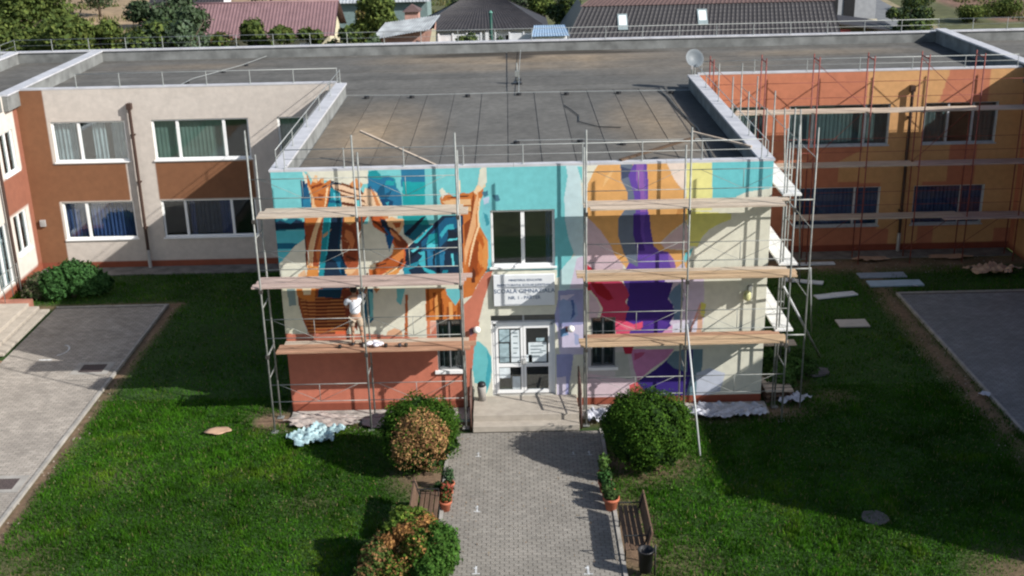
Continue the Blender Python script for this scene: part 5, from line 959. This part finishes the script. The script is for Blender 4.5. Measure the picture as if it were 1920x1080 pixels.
sheet('plastic_sheet','crumpled white and turquoise plastic wrapping on the grass in front of the left scaffold','plastic sheet',(-5.65,-1.7),1.35,1.0,mat('turquoise_white_plastic',(.30,.42,.44),.35,.6,5,.5,10),.5,.22,34,.02,0,2,.35)
sheet('cardboard','torn piece of brown cardboard lying alone on the left lawn','cardboard',(-8.4,-1.2),.72,.42,card,.1,.05,5,.05,.02,3,.2)
sheet('dust_sheet','large crumpled white dust sheet along the wall foot under the right scaffold','dust sheet',(5.45,-.75),2.3,.85,plastic,0,.16,44,.04,0,4,.2)
sheet('dust_sheet','small crumpled white sheet at the foot of the right handrail','dust sheet',(1.95,-.95),.75,.7,plastic,0,.25,22,.04,0,5,.3)
sheet('rubble_sheet','pale dusty cloth spread at the wall foot under the left scaffold','cloth',(-5.6,-.75),2.0,.9,mat('dusty_cloth',(.38,.33,.30),.95,.35,5,.5,15),0,.08,30,.04,0,6,.2)
sheet('black_film','black plastic film lying at the wall foot behind the brown patched thuja','plastic film',(-3.9,-.8),1.3,.95,mat('black_film',(.035,.035,.045),.5,.3,5,.4,12),0,.05,10,.045,0,7,.1)
sheet('foam_board','pale board lying alone on the shaded right lawn near the right pavement','foam board',(10.75,5.6),.98,.62,mat('beige_board',(.42,.38,.34),.8,.1),.0,.01,3,.06,.04,8)
sheet('foam_board','narrow white board lying slanted on the right lawn, the nearer of the two narrow ones','foam board',(10.9,8.2),1.5,.38,foam,.22,.02,4,.06,.04,9)
sheet('foam_board','narrow white board lying slanted on the right lawn, close to the side scaffold','foam board',(10.1,9.7),1.45,.32,foam,-.35,.02,4,.06,.04,10)
sheet('foam_board','wide bluish white board in front of the right pavement','foam board',(13.3,9.3),1.9,.55,mat('bluish_board',(.32,.42,.5),.6,.1),.0,.01,3,.06,.05,11)
sheet('foam_board','greyish board lying behind the wide bluish white one','foam board',(13.1,10.2),1.7,.5,mat('grey_board',(.24,.28,.33),.7,.1),.0,.01,3,.05,.04,12)
sheet('foam_board','long white board along the foot of the orange wing','foam board',(10.8,11.6),1.9,.28,foam,.02,.01,3,.06,.04,13)
sheet('rubble_sheet','heap of torn brownish packaging on the ground near the orange corner','packaging',(17.1,10.2),1.7,.9,card,.0,.25,24,.04,0,14,.4)
sheet('rubble_sheet','flat brownish packaging at the wall foot below the last orange window','packaging',(16.2,12.0),1.6,.5,card,.0,.06,7,.05,0,15,.3)
sheet('rubble_sheet','torn brownish packaging below the first orange window','packaging',(13.2,11.9),1.4,.45,card,.0,.1,7,.05,0,16,.3)
sheet('stone_slab','grey concrete slab sunk in the right lawn just inside the shadow edge','slab',(7.95,-6.3),.62,.62,mat('old_slab',(.11,.10,.10),.9,.3),.35,.01,3,.035,.05,17,.1)
sheet('stone_slab','flat grey cover slab on the right lawn beside the side scaffold','slab',(8.6,1.85),.85,.6,mat('old_slab',(.2,.19,.19)),.1,.03,4,.05,.06,18,.15)
sheet('scrap_paper','crumpled white scrap on the right pavement edge','scrap',(12.9,.0),.32,.25,plastic,0,.1,5,.03,0,19,.3)
sheet('scrap_paper','crumpled scrap near the right pavement far corner','scrap',(13.9,8.9),.2,.2,plastic,0,.08,4,.03,0,20,.3)
sheet('plastic_sheet','crumpled pale sheet at the right foot of the side scaffold','plastic sheet',(7.5,-.1),.9,.5,plastic,.2,.18,22,.04,0,21,.35)
t = thing('pallet','stack of grey boards beside the wall corner under the right scaffold','pallet',(7.0,.4,0))
for k in range(3):
    for j in range(4): box('board', (6.72,7.5,-.1+j*.28,.1+j*.28,.05+k*.14,.08+k*.14), plk[0] if k == 2 else wood, t)
    box('bearer', (6.75,6.83,-.1,.95,k*.14,.05+k*.14), wood, t); box('bearer', (7.38,7.46,-.1,.95,k*.14,.05+k*.14), wood, t)
t = thing('work_board','pale boards laid across low trestles at the right foot of the side scaffold','board',(7.5,2.4,0))
for i in range(2): box('board', (6.9,8.1,2.2+i*.22,2.4+i*.22,.75,.78), plk[0], t)
for x in (7.0,7.9): G().tube((x,2.2,0),(x,2.3,.75),.02,6).tube((x,2.6,0),(x,2.5,.75),.02,6).mk('trestle', steel, t)
# stones and dry leaves scattered on the soil
V = []; F = []
for k in range(900):
    q = random.choice([(-12.9,-11.9,-12,8.5),(12,13.1,-8,8),(-6.6,-1.6,-1.5,-.2),(1.5,7.5,-1.3,.2),(8,18,10.5,12.2)]); x = random.uniform(q[0],q[1]); y = random.uniform(q[2],q[3]); s = random.uniform(.008,.03); b = len(V)
    V += [(x+s,y,.0),(x-s*.5,y+s*.8,.0),(x-s*.5,y-s*.8,.0),(x,y,s*1.1)]; F += [(b,b+1,b+3),(b+1,b+2,b+3),(b+2,b,b+3)]
tag(mk('gravel', V, F, mat('pebble',(.3,.27,.23),.9,.3,30)), 'scattered pebbles and plaster crumbs on the bare soil edges', 'gravel', None, 'stuff')
# ------------------------------------------------------------------ neighbourhood behind the school
def ribroof(name, p0, p1, p2, p3, m, parent, ribs, rows=0, amp=.035):   # p0-p1 eave, p3-p2 ridge
    p0,p1,p2,p3 = map(Vector,(p0,p1,p2,p3)); nrm = (p1-p0).cross(p3-p0).normalized(); nx = ribs*4; ny = max(1,rows*3) if rows else 1; V = []; F = []
    for j in range(ny+1):
        v = j/ny; a = p0.lerp(p3,v); b = p1.lerp(p2,v); step = 0
        if rows: step = -.04*((j%3)/3)
        for i in range(nx+1):
            u = i/nx; V.append(a.lerp(b,u)+nrm*(amp*(1,.25,0,.25)[i%4]+step+.04))
    for j in range(ny):
        for i in range(nx): q = j*(nx+1)+i; F.append((q,q+1,q+nx+2,q+nx+1))
    return mk(name, V, F, m, parent)
redroof = mat('faded_red_sheet_roof',(.19,.115,.12),.55,.12,1.5); brroof = mat('dark_brown_sheet_roof',(.036,.034,.037),.6,.15,1.5); brroof2 = mat('reddish_brown_roof',(.11,.072,.066),.6,.15); greyroof = mat('grey_corrugated_roof',(.30,.32,.33),.6,.35,1.2)
yellow = mat('cream_render',(.55,.5,.36),.8,.08); whiter = mat('white_render',(.62,.63,.64),.8,.1)
h = thing('red_roof_house','long low house with a faded red sheet roof and cream gable behind the left wing','house',(-19.6,58.5,0))
box('wall', (-26.6,-13.2,55.8,61.2,-.1,3.1), yellow, h); mk('gable', [(-13.19,55.8,3.0),(-13.19,61.2,3.0),(-13.19,58.5,4.95)], [(0,1,2)], yellow, h)
ribroof('roof', (-27,55.1,3.0),(-12.75,55.1,3.0),(-12.75,58.5,5.1),(-27,58.5,5.1), redroof, h, 58, 5); ribroof('roof', (-12.75,61.9,3.0),(-27,61.9,3.0),(-27,58.5,5.1),(-12.75,58.5,5.1), redroof, h, 58, 5)
for x0,x1 in ((-15.4,-14.2),(-19,-17.8),(-24,-22.5)): w = box('window', (x0,x1,55.74,55.8,1.3,2.5), white, h); box('pane', (x0+.1,x1-.1,55.72,55.738,1.4,2.4), dark, w)
tube('ridge_cap', (-27,58.5,5.14),(-12.75,58.5,5.14),.1,redroof,h,6)
h = thing('hip_roof_house','small white house with a dark brown hip roof behind the middle of the school','house',(-1.9,60,0))
box('wall', (-6.4,2.0,57.6,63,-.1,2.95), whiter, h)
e = [(-7.2,56.9,2.9),(2.7,56.9,2.9),(2.7,63.8,2.9),(-7.2,63.8,2.9)]; rA, rB = (-3.9,60.3,4.75),(-.5,60.3,4.75)
ribroof('roof', e[0],e[1],rB,rA, brroof, h, 36, 5); ribroof('roof', e[2],e[3],rA,rB, brroof, h, 36, 5); mk('hip', [e[3],e[0],rA], [(0,1,2)], brroof, h); mk('hip', [e[1],e[2],rB], [(0,1,2)], brroof, h)
for x0,x1 in ((-5.4,-4.4),(-3.2,-2.2),(-.6,.4)): w = box('window', (x0,x1,57.53,57.6,1.3,2.6), white, h); box('pane', (x0+.1,x1-.1,57.51,57.528,1.4,2.5), dark, w)
box('porch_post', (-2.0,-1.75,57.0,57.2,-.1,2.9), whiter, h)
gp = thing('stove_pipe','dark green stove pipe rising in front of the dark hip roof','chimney pipe',(-1.6,56,0)); tube('pipe', (-1.55,56,0),(-1.55,56,4.3),.11,mat('dark_green_pipe',(.01,.06,.045),.5),gp); G().lathe((-1.55,56,4.3),[(.16,0),(.05,.15)],10).mk('cowl', mat('green_cowl',(.1,.25,.2),.5), gp)
h = thing('lean_to_shed','brick lean-to shed with a sagging grey corrugated roof behind the school roof','shed',(-7.2,50,0))
mk('wall', [(-9.0,50.4,-.1),(-5.6,50.4,-.1),(-5.3,50.4,4.0),(-9.0,50.4,3.4),(-9.0,53,-.1),(-5.6,53,-.1),(-5.3,53,4.3),(-9.0,53,3.7)], [(0,1,2,3),(1,5,6,2),(5,4,7,6),(4,0,3,7)], mat('pink_brick',(.38,.22,.18),.9,.2,6), h)
ribroof('roof', (-9.5,49.6,3.4),(-5.5,49.6,4.0),(-4.9,53,4.55),(-8.8,53,4.1), greyroof, h, 22, 0, .05)
mk('gable_board', [(-5.6,49.8,3.2),(-5.2,49.8,3.2),(-5.15,49.8,4.0),(-5.4,49.8,4.1)], [(0,1,2,3)], yellow, h)
h = thing('yard_wall','white rendered yard wall in front of the dark hip roof house','wall',(-1,52,0))
for k in range(9):
    if k != 3 and k != 4: box('wall_panel', (-5.1+k*.98,-4.16+k*.98,52,52.15,-.1,3.3+.03*(k%2)), whiter, h)
for k in range(10): box('pillar', (-5.18+k*.98,-5.08+k*.98,51.96,52.18,-.1,3.42), whiter, h)
h = thing('blue_shed','low shed with a pale blue sheet roof right of the yard wall','shed',(2.6,50.5,0)); box('wall', (1.5,3.6,50.2,52.2,-.1,3.3), whiter, h); ribroof('roof', (1.25,49.8,3.35),(3.85,49.8,3.35),(3.6,52.4,3.75),(1.5,52.4,3.75), mat('pale_blue_sheet',(.24,.34,.46),.5,.1), h, 14, 0)
h = thing('brown_mansard_house','long house with dark brown mansard roof and two white skylights','house',(13.8,59,0))
box('wall', (4.6,23.2,56.6,65,-.1,2.5), mat('dim_render',(.35,.3,.25),.85), h)
ribroof('roof', (3.9,56,2.2),(23.8,56,2.2),(23.6,58,4.35),(5.2,58,4.35), brroof, h, 60, 9, .045); mk('hip', [(3.9,66,2.2),(3.9,56,2.2),(5.2,58,4.35),(5.2,64,4.35)], [(0,1,2,3)], mat('near_black_sheet',(.03,.03,.038),.5), h)
ribroof('upper_roof', (5.0,57.9,4.33),(23.8,57.9,4.33),(23.6,61,5.6),(7.5,61,5.6), brroof2, h, 60, 0); mk('gable', [(23.3,56.4,2.3),(23.3,66,2.3),(23.3,61,5.4)], [(0,1,2)], yellow, h)
ribroof('upper_roof', (23.8,64.1,4.33),(5.0,64.1,4.33),(7.5,61,5.6),(23.6,61,5.6), brroof2, h, 60, 0)
for x,zz in ((8.05,2.85),(13.9,3.05)):
    y = 56+(zz-2.2)/2.15*2; M = Matrix.Translation((x,y,zz))@Matrix.Rotation(math.atan2(2,2.15)*-1,4,'X'); w = G().box(-.36,.36,-.12,.0,-.15,1.25,M).mk('skylight', mat('skylight_frame',(.22,.27,.28),.5), h); G().box(-.27,.27,-.135,-.122,.25,1.1,M).mk('pane', mat('sky_glass',(.72,.78,.8),.15,.03), w)
h = thing('road_house','grey house corner with two dark tall windows beside the road at the upper right','house',(27.6,74,0))
box('wall', (25.2,30.5,70,78,-.1,4.2), mat('grey_render',(.30,.31,.33),.85,.1), h); mk('roof', [(24.6,69.4,4.1),(31,69.4,4.1),(31,78.6,4.1),(24.6,78.6,4.1),(25.5,74,5.6),(30,74,5.6)], [(0,1,5,4),(1,2,5),(2,3,4,5),(3,0,4)], brroof, h)
for x in (26.4,27.8): w = box('window', (x,x+.9,69.92,70,1.2,3.6), dark, h)
h = thing('garage_shed','dark open garage with a dull red door at the upper right behind the roof','shed',(25.6,62,0)); G().box(24.1,28.8,60,60.1,-.1,.4).box(24.1,24.3,60,64,-.1,2.3).box(28.6,28.8,60,64,-.1,2.0).box(24.1,28.8,63.9,64,-.1,2.2).mk('wall', yellow, h); box('door', (24.4,25.6,59.9,60,.0,2.0), mat('dull_red',(.2,.04,.04),.6), h); mk('roof', [(23.9,59.6,2.5),(29.4,59.6,1.7),(29.4,64.3,1.9),(23.9,64.3,2.7),(23.9,59.6,2.62),(29.4,59.6,1.82),(29.4,64.3,2.02),(23.9,64.3,2.82)], [(0,1,5,4),(1,2,6,5),(4,5,6,7),(2,3,7,6),(3,0,4,7)], brroof, h)
h = thing('grey_barn','low grey roofed barn far behind the trees left of the centre','barn',(-14,88,0)); box('wall', (-17,-8,84,90,-.1,2.3), mat('bluegreen_wall',(.16,.22,.22),.8), h); ribroof('roof', (-17.6,83.4,2.2),(-7.6,83.4,2.2),(-7.9,87,3.8),(-17.2,87,3.8), greyroof, h, 30, 0); ribroof('roof', (-7.6,90.6,2.2),(-17.6,90.6,2.2),(-17.2,87,3.8),(-7.9,87,3.8), greyroof, h, 30, 0)
h = thing('white_cottage','small white house far behind the left end of the red roof','house',(-31,88,0)); box('wall', (-34,-28,85,90,-.1,2.6), whiter, h); ribroof('roof', (-34.6,84.4,2.5),(-27.4,84.4,2.5),(-27.6,87.5,4.4),(-34.4,87.5,4.4), brroof, h, 24, 0)
for x in (-33,-30.6): w = box('window', (x,x+.9,84.93,85,.9,2.0), dark, h)
h = thing('pink_kiosk','small pinkish chimney-like brick hut left of the dark hip roof','hut',(-8.6,76,0)); box('wall', (-9.4,-8.2,75,77,-.1,2.3), mat('pink_wall',(.42,.24,.2),.85), h); mk('roof', [(-9.6,74.8,2.3),(-8,74.8,2.3),(-8,77.2,2.3),(-9.6,77.2,2.3),(-8.8,76,2.9)], [(0,1,4),(1,2,4),(2,3,4),(3,0,4)], brroof2, h)
o = mk('road', [(31,52,-.10),(35,52,-.10),(44,150,-.10),(38,150,-.10),], [(0,1,2,3)], mat('asphalt_road',(.16,.165,.17),.9,.15,1)); o['kind'] = 'structure'
o = mk('verge', [(30.6,52,-.11),(35.6,52,-.11),(45,150,-.11),(37.4,150,-.11),], [(0,1,2,3)], mat('dry_verge',(.24,.2,.12),.95,.3,1)); o['kind'] = 'structure'
def tree(x, y, hgt, r_, cols, label, kind='broadleaf', seed=0, n=4200, cat='tree', lsz=.16, name=None):
    t = thing(name or ('pine_tree' if kind == 'conifer' else 'leafy_tree'), label, cat, (x,y,0), 'trees behind the school'); rg = random.Random(seed)
    G().tube((x,y,-.1),(x+rg.uniform(-.1,.1),y,hgt*.75),.16,8,.05).mk('trunk', bark, t, True)
    g = G()
    for k in range(6): a = k*1.05+seed; z = hgt*(.3+.08*k); g.tube((x,y,z),(x+r_*.6*math.cos(a),y+r_*.6*math.sin(a),z+hgt*.18),.05,6,.02)
    g.mk('branches', bark, t)
    bl = []
    if kind == 'conifer':
        for k in range(9): f = k/8; bl.append((x,y,hgt*(.25+.68*f),r_*(1-.85*f),r_*(1-.85*f),hgt*.10))
    else:
        for k in range(13): a = rg.uniform(0,6.28); q = rg.uniform(.2,.8)*r_; s = rg.uniform(.32,.55)*r_; bl.append((x+q*math.cos(a),y+q*math.sin(a),hgt*rg.uniform(.42,.9)-s*.2,s,s,s*.8))
    leafy('crown', bl, n, lsz, cols, t, seed, .35, .3)
MG = [(.08,.11,.028),(.11,.14,.035),(.06,.09,.025)]; DG = [(.04,.065,.03),(.055,.085,.04),(.075,.105,.06)]; YGc = [(.10,.12,.03),(.07,.10,.025)]; SG = [(.12,.16,.11),(.08,.12,.07)]
tree(-30.3,42,7.0,3.3,MG,'broad green tree at the upper left picture corner',seed=1,n=10000)
tree(-34,54,8.2,3.6,MG,'tall green tree behind the corner tree at the far upper left',seed=2,n=9000)
tree(-26.6,40,6.9,2.3,MG+YGc,'yellow green tree above the left end of the roof railing',seed=3,n=6500)
tree(-24.3,40,6.9,1.5,YGc+MG,'small upright tree in front of the dry field',seed=4,n=4500)
tree(-22.2,42,6.3,2.1,DG+MG,'low dark tree right of the small upright tree',seed=5,n=5500)
tree(-23.0,50,7.3,2.7,DG,'large dark bluish tree left of the red roofed house',seed=6,n=11000)
tree(-21.4,46,6.6,1.9,DG,'dark bluish tree touching the left end of the red roof',seed=7,n=8000)
tree(-19.5,42,6.6,1.6,SG+DG,'silvery green tree in front of the dark bluish trees',seed=8,n=4500)
tree(-17.5,41,5.9,1.3,MG+[(.14,.09,.04)],'thin crowned tree in front of the left part of the red roof',seed=9,n=2600)
tree(-15.4,41,6.3,1.2,MG,'denser tree in front of the middle of the red roof',seed=10,n=4200)
tree(-13.6,40,6.1,.9,MG+YGc,'tree with a thin top in front of the middle of the red roof',seed=40,n=2600)
tree(-11.9,41,5.8,1.1,MG+YGc,'small tree in front of the right part of the red roof',seed=11,n=2600)
tree(-10.4,40,5.9,1.2,DG+MG,'low tree below the right end of the red roof',seed=12,n=2600)
tree(-10.4,62,5.6,2.3,MG,'round green tree right of the red roofed house',seed=13,n=6500)
tree(-8.9,47,4.3,1.2,DG,'dark low tree left of the lean-to shed',seed=14,n=2600)
tree(-3.4,50,4.0,.9,DG+MG,'small green tree in front of the white yard wall',seed=15,n=2600,lsz=.1)
tree(-1.3,50.3,3.75,.6,SG+DG,'pale leaved bush beside the green stove pipe',seed=16,n=1500,lsz=.09)
tree(4.3,68,4.6,1.7,DG+MG,'dark green tree left of the brown mansard roof',seed=17,n=4500)
tree(3.2,84,3.4,2.0,MG+YGc,'light green tree far behind the dark hip roof, right side',seed=18,n=3500)
tree(-3.5,78,3.4,2.2,DG,'dark far tree behind the ridge of the dark hip roof',seed=19,n=3500)
tree(.6,76,3.4,1.4,[(.03,.035,.03),(.04,.06,.03)],'very dark far tree right of the dark hip roof ridge',seed=20,n=2500)
tree(30.0,60,3.7,1.6,MG+DG,'bushy green tree beside the road at the upper right',seed=21,n=4500)
tree(32.5,66,2.4,1.5,MG,'low green bush beyond the bushy roadside tree',seed=22,n=2500,lsz=.12,name='roadside_bush',cat='bush')
tree(42,78,1.3,1.8,MG+YGc,'low hedge bush at the start of the brown field, upper right',seed=23,n=2500,lsz=.12,name='roadside_bush',cat='bush')
tree(46,82,1.5,2.0,MG,'low hedge bush in the middle of the field edge, upper right',seed=24,n=2500,lsz=.12,name='roadside_bush',cat='bush')
tree(40,88,1.3,1.8,MG+DG,'low hedge bush nearest the road beyond the field edge',seed=25,n=2500,lsz=.12,name='roadside_bush',cat='bush')
tree(-12,71,3.0,1.2,[(.22,.17,.06),(.12,.12,.04)],'yellowish dry bush behind the round green tree',seed=26,n=2000,lsz=.12,name='dry_bush',cat='bush')
tree(-26,100,5.2,4.0,DG,'dark far tree behind the ridge of the red roof, left part',seed=27,n=4500)
tree(-17,101,4.8,3.4,DG,'dark far tree behind the ridge of the red roof, right part',seed=28,n=4500)
tree(-44,98,4.5,3.2,DG,'dark far tree at the top of the dry field',seed=29,n=3000)
rg = np.random.default_rng(5); n = 60000
x = np.concatenate([rg.uniform(-60,-6,n//2), rg.uniform(24,70,n//2)]); y = rg.uniform(40,125,n); d = fbm(x,y,6,88); ok = (d > .47); ok &= ~((x < -22)&(y > 66)&(d < .62)); ok &= ~((x > 30)&(x < 46)); x = x[ok]; y = y[ok]; n = len(x)
h_ = rg.uniform(.15,.6,n); a = rg.uniform(0,6.28,n); B = np.stack([x,y,np.full(n,-.12)],-1); D = np.stack([np.cos(a)*.09,np.sin(a)*.09,np.zeros(n)],-1); T = B+np.stack([rg.normal(size=n)*.08,rg.normal(size=n)*.08,h_],-1)
g = bigmesh('weeds', np.stack([B-D,B+D,T],1).reshape(-1,3), np.arange(3*n).reshape(n,3), np.array([(.06,.09,.025),(.10,.12,.04),(.16,.14,.06)])[rg.integers(0,3,n)]*rg.uniform(.6,1.3,(n,1)), LEAF, None, 'FACE'); tag(g,'rough weeds and undergrowth on the plots behind the school','weeds',None,'stuff')
